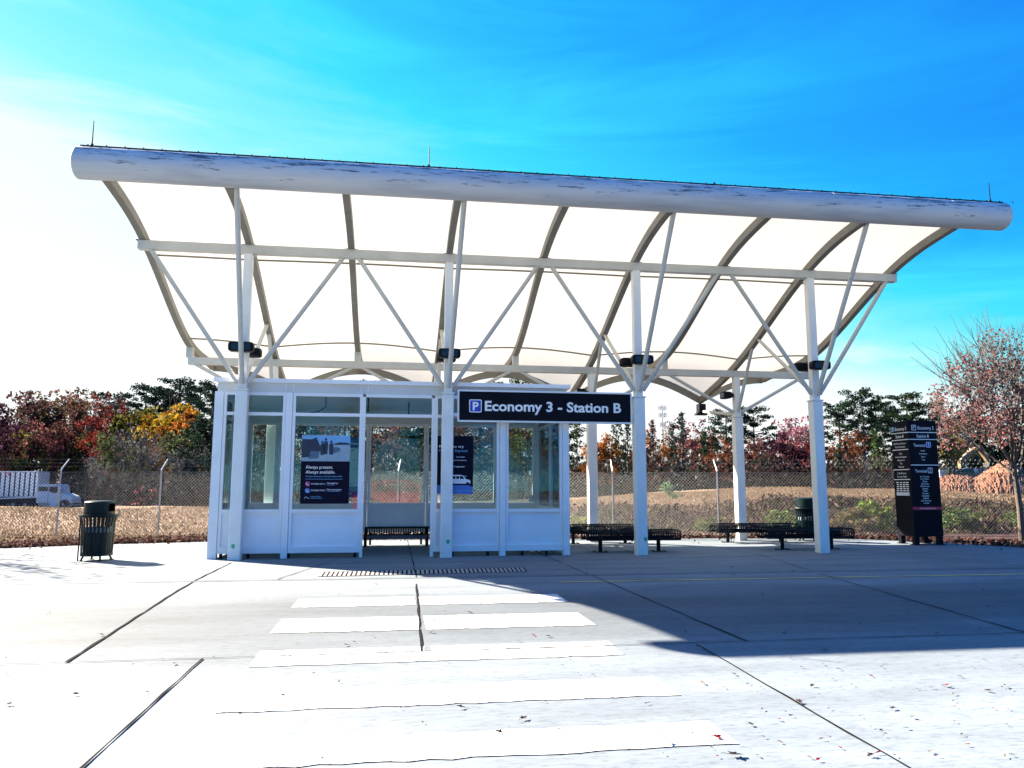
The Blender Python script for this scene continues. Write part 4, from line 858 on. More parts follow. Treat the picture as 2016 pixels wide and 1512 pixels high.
def proto_tree(kind, seed):
    """returns (trunk mesh, crown mesh or None), 10 m tall"""
    rd = random.Random(seed); mb = MB(); cen = []; siz = []; tn = []
    def clump(c, r, n, s, flat=1., tv=.3):
        v = rng.normal(size=(n, 3)); v /= np.linalg.norm(v, axis=1)[:, None]; v *= (rng.random(n)**.45)[:, None]*r; v[:, 2] *= flat
        cen.append(v+np.array(c)); siz.append(s*rng.uniform(.6, 1.35, n)); tn.append(tints(n, math.exp(rd.gauss(0, tv))))
    if kind == 'round':
        tips = []; mb.tube([(0, 0, -.4), (.05, 0, 1.), (.1, .05, 2.2)], [.17, .13, .11], 8)
        for i in range(5): a = i*1.257+rd.random(); limbs(mb, (.1*i/5, .05, 1.2+i*.28), (math.cos(a)*.7, math.sin(a)*.7, 1.), 2.6, .07, 2, .65, tips, .5, rnd=rd)
        limbs(mb, (.1, .05, 2.2), (0, 0, 1), 3., .1, 3, .5, tips, .5, rnd=rd)
        for _ in range(46):
            a, b = rd.uniform(0, 6.28), math.acos(rd.uniform(-.75, 1)); q = rd.uniform(.55, 1.)
            c = (2.7*q*math.sin(b)*math.cos(a), 2.7*q*math.sin(b)*math.sin(a), 5.9+3.7*q*math.cos(b)); clump(c, rd.uniform(.45, .95), 62, .2)
        for t in tips[:30]: clump(t, .5, 22, .18)
    elif kind == 'loose':
        tips = []; mb.tube([(0, 0, -.4), (.1, 0, 1.2), (.05, .1, 2.6)], [.16, .12, .1], 8)
        for i in range(6): a = i*1.1+rd.random(); limbs(mb, (.05, .05, 1.+i*.3), (math.cos(a)*.8, math.sin(a)*.8, 1.1), 2.7, .065, 3, .6, tips, .6, rnd=rd)
        limbs(mb, (.05, .1, 2.6), (0, 0, 1), 2.9, .09, 3, .5, tips, .6, rnd=rd)
        for t in tips: clump(t, rd.uniform(.3, .6), 15, .17, tv=.4)
    elif kind == 'bare':
        tips = []; mb.tube([(0, 0, -.4), (.05, 0, 1.), (.0, .05, 2.)], [.15, .12, .1], 7)
        for i in range(6): a = i*1.05+rd.random(); limbs(mb, (0, .03, .9+i*.25), (math.cos(a)*.75, math.sin(a)*.75, 1.1), 2.3, .06, 4, .55, tips, .6, (2, 3), .012, rd)
        limbs(mb, (0, .05, 2.), (0, 0, 1), 2.4, .08, 4, .5, tips, .6, (2, 3), .012, rd)
        for t in tips[::3]: clump(t, .3, 3, .13)
    elif kind == 'pine':
        mb.tube([(0, 0, -.4), (.05, .02, 3.), (-.03, .05, 6.5), (0, 0, 9.4)], [.14, .12, .09, .03], 8)
        for i in range(34):
            z = 4.3+5.2*(i/33)**.85; t = (z-4.3)/5.2; R = (1.2+1.2*math.sin(min(1, t*1.5)*PI*.62))*(1-.62*t**2.2); a = i*2.4+rd.uniform(-.4, .4); R *= rd.uniform(.55, 1.12)
            e = (R*math.cos(a), R*math.sin(a), z+.22*R+rd.uniform(-.1, .25)); mid = (e[0]*.5, e[1]*.5, z+.02)
            mb.tube([(0, 0, z-.05), mid, e], [.035, .025, .012], 4, cap=False)
            clump(e, rd.uniform(.38, .66), 105, .1, .42); 
            if R > .9: clump((e[0]*.62, e[1]*.62, z+.18), rd.uniform(.3, .46), 60, .1, .45)
        clump((0, 0, 9.5), .5, 120, .1, .8)
        for _ in range(5):                                       # dead lower stubs
            z = rd.uniform(2, 3.6); a = rd.uniform(0, 6.28); mb.tube([(0, 0, z), (math.cos(a)*.8, math.sin(a)*.8, z+.15)], [.02, .008], 4, cap=False)
    elif kind == 'spire':
        mb.tube([(0, 0, -.4), (.03, .02, 5.), (0, 0, 9.8)], [.09, .06, .012], 7)
        for i in range(44):
            z = .9+8.8*i/43; R = 1.25*(1-(z/10)**1.3)+.08; a = i*2.4+rd.uniform(-.5, .5); R *= rd.uniform(.6, 1.15); e = (R*math.cos(a), R*math.sin(a), z+.3*R)
            mb.tube([(0, 0, z), e], [.018, .006], 4, cap=False); clump(e, .3, 17, .13, .9); clump((e[0]*.5, e[1]*.5, z+.12*R), .26, 12, .13, .9)
    elif kind == 'bush':
        for i in range(7): a = i*.9+rd.random(); limbs(mb, (rd.uniform(-.5, .5), rd.uniform(-.5, .5), -.2), (math.cos(a)*.7, math.sin(a)*.7, 1.2), 4., .07, 2, .5, None, .5, rnd=rd)
        for _ in range(40):
            a, b, q = rd.uniform(0, 6.28), math.acos(rd.uniform(-.1, 1)), rd.uniform(.45, 1.); clump((4.6*q*math.sin(b)*math.cos(a), 4.6*q*math.sin(b)*math.sin(a), 1.2+8.*q*math.cos(b)), rd.uniform(.9, 1.7), 42, .5)
    mb_o = mb.build('trunk', M['bark'] if kind != 'bare' else M['bark_light'], None); cr = leaf_cards('crown', np.concatenate(cen), np.concatenate(siz), np.concatenate(tn), M['needle' if kind in ('pine', 'spire') else 'leaf'])
    r = (mb_o.data, cr.data); bpy.data.objects.remove(mb_o); bpy.data.objects.remove(cr); return r
KIND = {'round': ('deciduous_tree', 3), 'loose': ('deciduous_tree', 3), 'bare': ('bare_tree', 2), 'pine': ('pine_tree', 3), 'spire': ('young_pine', 2), 'bush': ('shrub', 2)}
def plant(kind, x, y, z0, h, col, label, group=None, wide=1., cat=None, rz=None):
    nm_, nv = KIND[kind]; v = random.randrange(nv); key = (kind, v)
    if key not in PROTO: PROTO[key] = proto_tree(kind, hash(kind) % 97*0+v*13+len(kind)*7)
    tm, cm = PROTO[key]
    t = thing(nm_, label, cat or {'bush': 'shrub'}.get(kind, 'tree'), (x, y, z0), random.uniform(0, 6.28) if rz is None else rz, group)
    k = h/10; t.scale = (k*wide, k*wide, k)
    a = bpy.data.objects.new('trunk' if kind != 'bush' else 'stems', tm); C.objects.link(a); a.parent = t
    b = bpy.data.objects.new('crown' if kind != 'bush' else 'foliage', cm); C.objects.link(b); b.parent = t; f_ = .6 if kind == 'bush' else .41; b.color = (col[0]*f_, col[1]*f_, col[2]*f_, 1)
    return t
def tree_px(px, ytop, d, kind, col, label, group=None, wide=1., sink=0.):
    if col is RED: wide *= .62
    p = at_depth(px, ytop, d); g0 = float(terr(p[0], p[1])); return plant(kind, p[0], p[1], g0-.1, p[2]-g0, col, label, group, wide)
PUR, RED, PNK, ORG, YEL, OLV, GRN, DKG, BRN, GRY, RUS = (.07, .028, .05), (.2, .035, .03), (.26, .09, .09), (.36, .13, .03), (.5, .3, .03), (.2, .19, .05), (.07, .12, .04), (.03, .058, .04), (.16, .09, .06), (.17, .15, .16), (.25, .09, .05)
G1 = 'trees of the autumn wood left of the shelter'; G2 = 'trees of the wood right of the shelter'; G3 = 'trees seen behind the glazed shelter'
LW = [(-60, 780, 118, 'round', PUR, None), (8, 778, 112, 'round', PUR, 'purple-brown tree at the left picture edge above the box trailer'), (62, 768, 122, 'loose', BRN, 'thin-topped brown tree rising behind the purple trees at far left'), (98, 776, 108, 'loose', (.09, .05, .05), 'purple tree between the far left trees and the tall oak-brown tree'),
      (142, 760, 112, 'loose', (.12, .09, .06), 'tall brown tree with bare upper twigs, tallest left of the red tree'), (178, 774, 120, 'loose', BRN, 'brown tree right behind the tallest bare-twigged brown tree'), (209, 780, 104, 'loose', RED, 'bright red-topped tree in the middle of the left wood'), (243, 758, 124, 'bare', GRY, 'bare grey tree whose twigs show against the sky right of the red tree'),
      (228, 772, 128, 'pine', DKG, 'dark pine directly behind the red-topped tree'), (290, 752, 122, 'pine', DKG, 'dark pine left of the tallest pine in the left wood'), (326, 762, 116, 'pine', DKG, 'shorter dark pine between two taller pines of the left wood'), (356, 739, 120, 'pine', DKG, 'tallest pine of the left wood'), (396, 753, 112, 'pine', DKG, 'dark pine just left of the shelter corner'), (422, 748, 100, 'pine', DKG, 'dark pine partly hidden by the left shelter corner'),
      (348, 777, 101, 'round', YEL, 'golden yellow tree below the tallest pine'), (300, 786, 103, 'round', OLV, 'olive-yellow tree left of the golden one'), (265, 792, 105, 'round', OLV, 'olive tree between the red tree and the yellow trees'), (372, 800, 97, 'round', ORG, 'orange lower tree right of the golden one'), (401, 800, 92, 'round', DKG, 'dark green broad tree against the shelter corner'),
      (40, 822, 96, 'round', PUR, 'lower purple tree above the trailer top'), (102, 832, 92, 'loose', PNK, 'pinkish red tree above the white truck cab'), (132, 812, 98, 'loose', (.12, .06, .05), 'sparse dull red tree right of the pinkish one'), (70, 850, 88, 'loose', OLV, None), (187, 836, 112, 'round', OLV, 'yellow-green tree low in the middle of the left wood'), (20, 868, 84, 'loose', (.12, .09, .06), None),
      (255, 818, 88, 'bare', GRY, 'bare silvery tree in front of the olive trees'), (290, 835, 84, 'bare', GRY, 'bare silvery spreading tree at the right of the left wood'), (228, 850, 86, 'loose', (.11, .14, .06), None), (330, 845, 88, 'loose', (.12, .15, .07), None), (160, 868, 80, 'loose', (.12, .13, .06), None), (380, 862, 82, 'round', (.04, .06, .045), None), (120, 880, 78, 'loose', BRN, None), (355, 868, 80, 'bare', GRY, None), (205, 878, 76, 'bare', GRY, None)]
for px, yt, d, k, c, lb in LW: tree_px(px, yt, d if px > 175 else max(d+14, 110), k, c, lb or 'low dusky understorey tree of the left wood', G1 if lb else 'dusky understorey trees of the left wood', random.uniform(.85, 1.1))
MW = [(450, 775, 105, 'pine', DKG), (480, 790, 98, 'loose', RUS), (520, 800, 92, 'round', BRN), (560, 768, 110, 'pine', DKG), (600, 785, 94, 'loose', PUR), (640, 770, 104, 'pine', DKG), (680, 752, 105, 'pine', GRN), (735, 744, 102, 'pine', GRN), (770, 790, 90, 'loose', RUS), (800, 765, 104, 'pine', DKG), (840, 800, 88, 'round', GRN), (880, 770, 100, 'pine', DKG), (915, 800, 86, 'loose', PNK), (945, 760, 100, 'pine', DKG), (985, 747, 98, 'pine', GRN), (1020, 745, 100, 'pine', GRN), (1045, 790, 86, 'loose', RUS), (1070, 758, 96, 'pine', DKG), (720, 820, 80, 'loose', BRN), (790, 830, 78, 'bare', GRY), (640, 840, 80, 'loose', RUS), (540, 850, 80, 'bare', GRY), (930, 840, 76, 'loose', BRN), (1020, 835, 76, 'loose', OLV), (860, 850, 76, 'bare', GRY)]
mid = {'pine': 'tall pine seen through or above the glazed shelter', 'loose': 'sparse autumn tree seen through the shelter glass', 'round': 'leafy tree seen through the shelter glass', 'bare': 'bare grey tree seen through the shelter glass'}
for px, yt, d, k, c in MW: tree_px(px, yt, d, k, c, mid[k], {'pine': 'pines behind the shelter', 'loose': 'sparse autumn trees behind the shelter', 'round': 'leafy trees behind the shelter', 'bare': 'bare trees behind the shelter'}[k])
RW = [(1100, 775, 92, 'pine', DKG, 'dark pine right behind the shelter right end'), (1135, 800, 82, 'spire', GRN, 'green young pine left of the rear column beside the shelter'), (1185, 850, 78, 'round', ORG, 'orange tree right of the rear column under the sign'), (1212, 800, 84, 'spire', GRN, 'green young pine under the right end of the sign'), (1235, 820, 80, 'spire', DKG, 'dark young pine at the third front column'),
      (1284, 822, 82, 'spire', RUS, 'rusty orange narrow tree right of the third front column'), (1275, 850, 86, 'loose', ORG, 'thin orange tree hugging the third front column'), (1310, 815, 92, 'bare', GRY, 'bare tree in front of the cell tower'), (1341, 806, 80, 'spire', (.06, .1, .08), 'slender grey-green spire pine right of the cell tower'), (1322, 828, 78, 'spire', (.06, .1, .08), 'shorter slender pine beside the cell tower foot'), (1365, 828, 90, 'loose', PNK, 'pale pink thin tree left of the flat-topped pine'), (1385, 842, 84, 'spire', GRN, 'green young pine left of the orange-red narrow tree'), (1404, 838, 82, 'spire', RUS, 'orange-red narrow tree left of the flat-topped pine'),
      (1428, 803, 78, 'pine', DKG, 'flat-topped dark pine left of the rear right column'), (1482, 795, 78, 'pine', DKG, 'wide dark pine right of the rear right column'), (1440, 860, 72, 'loose', RUS, 'reddish undergrowth tree at the rear right column'), (1548, 820, 84, 'loose', (.5, .2, .26), 'pink-crowned tree left of the right end column'), (1572, 835, 88, 'loose', PNK, 'paler pink tree next to the right end column'), (1540, 846, 72, 'round', (.07, .03, .05), 'dark purple round tree below the pink one'), (1590, 858, 78, 'round', RED, 'red tree hugging the right end column'), (1500, 870, 70, 'loose', (.12, .06, .06), 'dull purple low tree under the wide dark pine'),
      (1650, 788, 84, 'pine', DKG, 'pine with leftmost crown of the right pine group'), (1694, 762, 82, 'pine', (.04, .075, .045), 'tallest pine of the right group behind the pylon'), (1722, 782, 88, 'pine', DKG, 'pine close right of the tallest right pine'), (1782, 768, 86, 'pine', (.045, .08, .045), 'dome-topped pine above the information pylon'), (1756, 800, 92, 'pine', DKG, 'far pine between the two tall right pines'), (1826, 786, 92, 'pine', DKG, 'pine at the left of the red-leaved tree'), (1850, 800, 84, 'loose', OLV, 'olive tree behind the left twigs of the red-leaved tree'), (1722, 842, 72, 'spire', (.1, .17, .05), 'bright green young pine left of the pylon'), (1665, 850, 76, 'loose', RUS, 'rusty low tree left of the bright green young pine'), (1650, 870, 70, 'spire', GRN, 'green low pine right of the right end column'), (1690, 872, 74, 'bare', (.3, .2, .12), 'bare pale tree below the tallest right pine'),
      (1880, 815, 100, 'pine', DKG, None), (1915, 805, 104, 'pine', DKG, None), (1950, 815, 100, 'round', DKG, None), (1990, 800, 104, 'pine', DKG, None), (2030, 805, 100, 'pine', DKG, None), (2080, 790, 96, 'pine', DKG, None), (1890, 870, 96, 'round', (.04, .065, .06), None), (1940, 875, 98, 'round', (.04, .06, .06), None), (1985, 870, 96, 'round', DKG, None)]
for px, yt, d, k, c, lb in RW: tree_px(px, yt, d if lb else d+20, k, c, lb or 'dark evergreen far behind the excavator and the red-leaved tree', G2 if lb else 'dark evergreens behind the excavator', random.uniform(.9, 1.12) if k != 'spire' else 1.)
for i in range(22):                                         # the wood goes on past both picture edges
    px = 2130+i*62 if i < 14 else -130-(i-14)*75; tree_px(px+random.uniform(-20, 20), random.uniform(770, 830), random.uniform(88, 118), ('pine', 'loose', 'round', 'pine')[i % 4], (DKG, RUS, BRN, GRN)[i % 4], 'tree of the wood continuing past the picture edge', 'wood past the picture edges')
# distant closing row of the wood: reads as one dark mass between the trunks
def mass(name, label, n, px0, px1, d0, d1, top, cols, size, seed):
    r = np.random.default_rng(seed); px = r.uniform(px0, px1, n); d = r.uniform(d0, d1, n); d = np.where(((px < 175) | (px > 1848)) & (d < 100), r.uniform(108, 122, n), d); pts = []
    for a, b in zip(px, d):
        p = at_depth(a, 930, b); g0 = float(terr(p[0], p[1])); tp = top*(.55+.45*math.sin(a*.021+b*.3)*math.sin(a*.057+1.)); pts.append((p[0], p[1], g0+max(.1, tp)*r.random()**.8))
    c = np.array(cols)[r.integers(0, len(cols), n)]*np.exp(r.normal(0, .35, n))[:, None]
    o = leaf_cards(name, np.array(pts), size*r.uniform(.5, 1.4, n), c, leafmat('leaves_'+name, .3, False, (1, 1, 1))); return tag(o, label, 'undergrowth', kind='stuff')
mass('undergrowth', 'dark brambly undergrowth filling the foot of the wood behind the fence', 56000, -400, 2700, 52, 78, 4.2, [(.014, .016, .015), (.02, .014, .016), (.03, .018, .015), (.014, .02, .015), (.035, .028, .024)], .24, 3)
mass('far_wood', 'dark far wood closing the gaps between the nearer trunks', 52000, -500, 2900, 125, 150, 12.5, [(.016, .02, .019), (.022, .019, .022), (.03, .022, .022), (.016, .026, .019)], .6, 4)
# slim bare trunks standing in the wood
for i in range(46):
    px = random.choice((random.uniform(430, 1110), random.uniform(1120, 1850), random.uniform(-20, 420))); d = random.uniform(62, 95) if px > 190 else random.uniform(112, 120); p = at_depth(px, 930, d); g0 = float(terr(p[0], p[1])); h = random.uniform(4.5, 7.5)
    if i < 1:
        mb = MB(); mb.tube([(0, 0, -.3), (.1, .05, 4), (.0, .1, 8), (.1, 0, 10)], [.11, .09, .06, .02], 6)
        for k in range(9): z = 3+k*.75; a = k*2.4; mb.tube([(.05, .05, z), (math.cos(a)*.9, math.sin(a)*.9, z+.5)], [.025, .008], 4, cap=False)
        tk = mb.build('slim_trunk', M['bark_light'], None); o = tk
    else: o = tk.copy(); C.objects.link(o)
    o.location = (p[0], p[1], g0); o.scale = (1, 1, h/10); o.rotation_euler = (0, 0, random.uniform(0, 6)); tag(o, 'slim leafless trunk standing in the undergrowth behind the fence', 'tree', 'slim trunks in the wood')
# ---- near red-leaved tree at the right edge
def red_tree():
    rd = random.Random(21); b = ground(2013, 1064); bx, by = float(b[0]), float(b[1]); t = thing('red_leaved_tree', 'small red-leaved autumn tree with bare top twigs at the right edge', 'tree', (bx, by, 0))
    mb = MB(); tips = []
    mb.tube([(bx, by, -.1), (bx+.0, by, .8), (bx-.03, by+.02, 1.55), (bx-.08, by, 2.3), (bx-.1, by, 3.2)], [.085, .07, .065, .055, .03], 10)
    for i in range(9):
        a = i*.78+.3; lean = (.85, .6, .95, .5, .8, .7, .9, .45, .6)[i]
        limbs(mb, (bx-.04, by, 1.5+.09*i), (math.cos(a)*lean, math.sin(a)*lean, 1.15), 1.55, .04, 3, .5, tips, .75, (2, 3), .006, rd)
    mb.build('trunk', M['bark'], t)
    mb = MB()
    for k in range(38):                                     # long leafless shoots above the crown
        a = rd.uniform(0, 6.28); r = rd.uniform(.2, 1.7); p = Vector((bx-.15+r*math.cos(a), by+r*math.sin(a), rd.uniform(4.0, 4.8)-.35*r)); o = Vector((math.cos(a)*.55+rd.uniform(-.3, .2), math.sin(a)*.5, 1.)).normalized()
        ln = rd.uniform(.8, 1.55); q = p+o*ln*.5; e = q+(o+Vector((rd.gauss(0, .18), rd.gauss(0, .18), .05)))*ln*.5; mb.tube([p, q, e], [.009, .006, .0025], 4, cap=False)
        for _ in range(3): s_ = q.lerp(e, rd.random()); mb.tube([s_, s_+Vector((rd.gauss(0, .22), rd.gauss(0, .22), rd.uniform(.1, .4)))], [.004, .002], 3, cap=False)
    for sx, sz, ex, ez in ((-1.6, 4.1, -2.95, 5.15), (-1.6, 4.0, -3.0, 4.75), (-1.8, 2.95, -2.55, 3.35), (-1.3, 4.3, -2.25, 5.6), (-1., 4.5, -1.75, 5.9)):
        mb.tube([(bx+sx*.5, by, sz-.7), (bx+sx, by-.1, sz), (bx+(sx+ex)/2, by-.15, (sz+ez)/2-.05), (bx+ex, by-.2, ez)], [.018, .012, .008, .003], 4, cap=False)
    mb.build('twigs', M['twig'], t)
    cen, sz, tn = [], [], []
    for k in range(235):
        a = rd.uniform(0, 6.28); b_ = math.acos(rd.uniform(-.55, 1)); q = rd.uniform(.4, 1.); R = 1.75
        c = np.array([bx-.1+R*1.14*q*math.sin(b_)*math.cos(a), by+R*q*math.sin(b_)*math.sin(a), 3.6+1.9*q*math.cos(b_)-.25*q*math.sin(b_)])
        if c[2] < 2.6 and c[0] < bx-.55: continue
        n = rd.randint(35, 70); v = rng.normal(size=(n, 3)); v /= np.linalg.norm(v, axis=1)[:, None]; v *= (rng.random(n)**.5)[:, None]*rd.uniform(.22, .42)
        base = np.array(rd.choice([(.3, .025, .05), (.36, .055, .07), (.22, .02, .05), (.42, .12, .1), (.17, .02, .045)])) if c[2] > 2.7 or rd.random() < .4 else np.array(rd.choice([(.55, .25, .12), (.5, .2, .1), (.45, .28, .1)]))
        cen.append(v+c); sz.append(rng.uniform(.035, .07, n)); tn.append(tints(n, base*np.array([.46, .24, .24]), .35, .1))
    leaf_cards('crown', np.concatenate(cen)-np.array([bx, by, 0]), np.concatenate(sz), np.concatenate(tn), leafmat('red_leaves', .5, False, (1, 1, 1)), t)
red_tree()
# ---- shrubs on the bank
def shrub_px(px, ybase, ytop, d, col, label, wide=1.):
    p = at_depth(px, ybase, d); g0 = float(terr(p[0], p[1])); tp = at_depth(px, ytop, d)[2]
    return plant('bush', p[0], p[1], g0-.05, max(.25, tp-g0), col, label, None, wide)
shrub_px(1722, 1030, 968, 24.5, (.2, .28, .06), 'bright yellow-green shrub left of the information pylon', 1.2)
shrub_px(1545, 1028, 992, 24, (.16, .22, .07), 'green shrub behind the right bench pair', 1.7)
shrub_px(1395, 1022, 1008, 24, (.14, .17, .06), 'low green shrub at the fence post right of the sapling', 1.8)
shrub_px(1138, 1018, 1006, 25, (.2, .24, .06), 'tiny yellow-green shrub beside the shelter right end', 1.5)
shrub_px(1668, 1026, 985, 24.5, (.22, .19, .1), 'dull tan-green shrub between end column and bright shrub', 1.7)
shrub_px(1880, 1020, 985, 24.5, (.13, .2, .07), 'green shrub right of the information pylon', 1.3)
shrub_px(1918, 1020, 995, 25, (.17, .2, .09), 'grey-green shrub below the dirt mound', 1.3)
shrub_px(2012, 1015, 985, 26, (.13, .2, .07), 'green shrub behind the red-leaved tree trunk', 1.2)
shrub_px(288, 1000, 945, 62, (.45, .16, .18), 'pink-red bush at the wood edge between two left fence posts', .9)
shrub_px(690, 1000, 952, 60, (.2, .08, .09), 'dull red bush behind the shelter glass', .9)
g0 = at_depth(1322, 1005, 27.); zb = float(terr(g0[0], g0[1])); zt = at_depth(1318, 950, 27.)[2]
t = thing('sapling', 'thin young sapling with few bright green leaves behind the fence', 'tree', (g0[0], g0[1], zb))
mb = MB(); h = zt-zb; mb.tube([(0, 0, -.05), (-.03, 0, h*.5), (-.06, 0, h*.95)], [.014, .011, .005], 5); mb.tube([(-.04, 0, h*.62), (.2, .03, h*.72)], [.008, .004], 4); mb.tube([(-.04, 0, h*.66), (-.2, 0, h*.78)], [.008, .004], 4); mb.build('stem', M['bark'], t, local=True)
v = rng.normal(0, 1, (90, 3))*np.array([.13, .1, .11])+np.array([-.1, 0, h*.86]); v2 = rng.normal(0, 1, (36, 3))*np.array([.12, .06, .06])+np.array([.17, .02, h*.7])
leaf_cards('leaves', np.r_[v, v2], rng.uniform(.06, .11, 126), tints(126, np.array([.11, .19, .026])), leafmat('sapling_leaves', .5, False, (1, 1, 1)), t)
# ---- leaf litter and dry grass beside the platform
def litter(name, label, n, fx, size, cols, flat=True, up=None, aspect=1.4):
    P = fx(n); c = np.array(cols)[rng.integers(0, len(cols), len(P))]*np.exp(rng.normal(0, .16, len(P)))[:, None]*.47
    o = leaf_cards(name, P, size*rng.uniform(.6, 1.4, len(P)), c, leafmat('mat_'+name, .25, False, (1, 1, 1)), up=up, aspect=aspect); return tag(o, label, 'ground cover', kind='stuff')
def f1(n):
    x = np.r_[rng.uniform(-14, 23, n*2//3), rng.uniform(-14, 0, n//3)]; e = edge_y(x); y = e-.12+rng.gamma(1.5, .55, len(x)); y = np.where(x > 16, e+rng.uniform(-.3, 4, len(x)), y); return np.c_[x, y, terr(x, y)+.03+rng.uniform(0, .06, len(x))]
litter('leaf_litter', 'drift of red and brown fallen leaves along the back edge of the pavement', 26000, f1, .065, [(.14, .045, .05), (.18, .08, .07), (.1, .05, .045), (.34, .24, .19), (.07, .035, .03), (.4, .31, .26), (.05, .03, .03), (.22, .15, .12)])
def f2(n):
    x = rng.uniform(1, 30, n); y = rng.uniform(6, 16.5, n); return np.c_[x, y, terr(x, y)+.02+rng.uniform(0, .12, n)]
litter('bank_litter', 'brown leaf litter and dead weeds on the bank behind the fence', 34000, f2, .06, [(.1, .05, .05), (.16, .09, .08), (.24, .16, .13), (.05, .028, .03), (.34, .26, .21), (.12, .08, .09), (.14, .15, .06)])
def f2b(n):
    c = rng.uniform(0, 1, (60, 2))*np.array([26, 8.5])+np.array([3, 6.6]); k = rng.integers(0, 60, n); x = c[k, 0]+rng.normal(0, .35, n); y = c[k, 1]+rng.normal(0, .3, n); return np.c_[x, y, terr(x, y)+rng.random(n)**1.5*.42]
litter('dead_weeds', 'clumps of dead weeds and briars on the bank behind the fence', 11000, f2b, .075, [(.1, .06, .055), (.17, .11, .09), (.26, .2, .15), (.12, .13, .05), (.05, .03, .035)], up=(0, 0, .5), aspect=3.2)
def f3(n):
    x = rng.uniform(-24, 34, n); y = 5.6+rng.random(n)**1.3*17; y = np.where((x > 1) & (y < 15), 15+rng.random(n)*8, y); return np.c_[x, y, terr(x, y)+.05]
litter('dry_grass', 'dry straw-coloured grass on the bank beyond the fence', 60000, f3, .042, [(.5, .37, .25), (.44, .32, .2), (.56, .43, .3), (.38, .26, .17), (.5, .34, .23)], up=(0, 0, .8), aspect=2.6)
def f4(n):
    x = rng.uniform(-9, 17, n); y = edge_y(x)-rng.exponential(.45, n); return np.c_[x, y, np.full(n, .02)]
litter('stray_leaves', 'stray leaf scraps blown onto the back of the pavement', 260, f4, .045, [(.2, .05, .06), (.3, .2, .15), (.1, .05, .05)])
#PART5
# ------------------------------------------------------------------ far vehicles, mound, tower
def frame_at(px, d):
    """local frame facing the camera: right vector and centre on the ground"""
    p = at_depth(px, 930, d); return p
def local_box(t, name, mat, boxes, par=None):
    mb = MB()
    for b in boxes: mb.box(*b)
    return mb.build(name, mat, par or t, local=True)
RZ = -YAW
# tractor unit with flat bed; local x to the right, y away, z up
D = 98.; p = at_depth(121, 930, D); zg = at_depth(121, 1001, D)[2]
tk_ = thing('flatbed_truck', 'white day-cab truck with empty flat bed parked beyond the fence', 'truck', (p[0], p[1], zg), RZ)
u = D/F
def X(px): return (px-121)*u
def Z(py): return (1001-py)*u
def pr(mb, pts, y0, y1): mb.prism([(X(a), Z(b)) for a, b in pts], y0, y1)
mb = MB(); pr(mb, [(87, 978), (88, 957), (91, 953.5), (124, 953.5), (128, 957), (131, 972), (131, 990), (127, 990), (127, 997), (115, 997), (112, 992), (87, 990)], -1.2, 1.2); mb.build('cab', M['white'], tk_, local=True)
mb = MB(); pr(mb, [(131, 971), (144, 973.5), (151, 977), (154.5, 982), (155, 990), (151, 990), (148, 984.5), (140, 983), (133, 986), (130, 992), (131, 990)], -1.05, 1.05); mb.build('hood', M['white'], tk_, local=True)
mb = MB(); pr(mb, [(90, 958.5), (108, 958.5), (108, 967), (90, 967)], -1.215, -1.205); pr(mb, [(111, 958.5), (124, 958.5), (127.5, 970), (120, 971), (111, 968)], -1.215, -1.205); mb.build('window', M['glass_dark'], tk_, local=True)
mb = MB(); pr(mb, [(109, 956), (109.6, 956), (109.6, 990), (109, 990)], -1.206, -1.2); pr(mb, [(127, 958), (128.4, 958), (128.4, 968), (127, 968)], -1.55, -1.4); mb.build('door_seam', M['glass_dark'], tk_, local=True)
mb = MB(); pr(mb, [(92, 989), (112, 989), (112, 996), (92, 996)], -1.28, -.8); mb.build('fuel_tank', M['galv'], tk_, local=True)
mb = MB(); pr(mb, [(150.5, 980), (153.5, 981), (153.8, 985), (151, 984.5)], -1.06, -1.045); mb.build('headlight', M['letter'], tk_, local=True)
mb = MB(); pr(mb, [(146, 994), (156.5, 992), (156.5, 996), (147, 997.5)], -1.1, 1.1); mb.build('bumper', M['galv'], tk_, local=True)
mb = MB(); mb.box(X(134), X(135.2), -1.0, -.9, Z(975), Z(963)); mb.build('exhaust', M['galv'], tk_, local=True)
mb = MB(); pr(mb, [(-75, 986), (-75, 983), (112, 976.5), (112, 979)], -1.25, 1.25); mb.build('flat_bed', M['white'], tk_, local=True)
mb = MB(); pr(mb, [(-72, 991), (-72, 986.5), (112, 980), (130, 986), (130, 992), (112, 992)], -.8, .8); mb.box(X(84), X(112), -1.1, -.7, Z(992), Z(984)); mb.build('chassis', M['rubber'], tk_, local=True)
def wheel(px, r=.5, ys=(-1.22, .9)):
    for yy in ys:
        mb = MB(); n = 18; v = [(X(px)+r*math.cos(2*PI*j/n), yy+o, r+r*math.sin(2*PI*j/n)) for o in (0, .3) for j in range(n)]
        mb.add(v, [tuple(range(n)), tuple(range(2*n-1, n-1, -1))]+[(j, (j+1) % n, n+(j+1) % n, n+j) for j in range(n)]); wh = mb.build('wheel', M['rubber'], tk_, local=True)
        mb = MB(); v = [(X(px)+r*.42*math.cos(2*PI*j/12), yy-.01, r+r*.42*math.sin(2*PI*j/12)) for j in range(12)]; mb.add(v, [tuple(range(12))]); mb.build('rim', M['galv'], wh, local=True)
for q in (139.5, 66, 43, 12): wheel(q)
D2 = 104.; p = at_depth(20, 930, D2); u2 = D2/F; zg = at_depth(20, 1000, D2)[2]
tr_ = thing('box_trailer', 'white ribbed box trailer behind the flatbed truck at the left edge', 'trailer', (p[0], p[1], zg), RZ)
x0, x1, zb_, zt_ = (-150-20)*u2, (75-20)*u2, (1000-978)*u2, (1000-930)*u2
mb = MB(); mb.box(x0, x1, 0, 2.5, zb_, zt_); mb.build('body', M['panel'], tr_, local=True)
mb = MB()
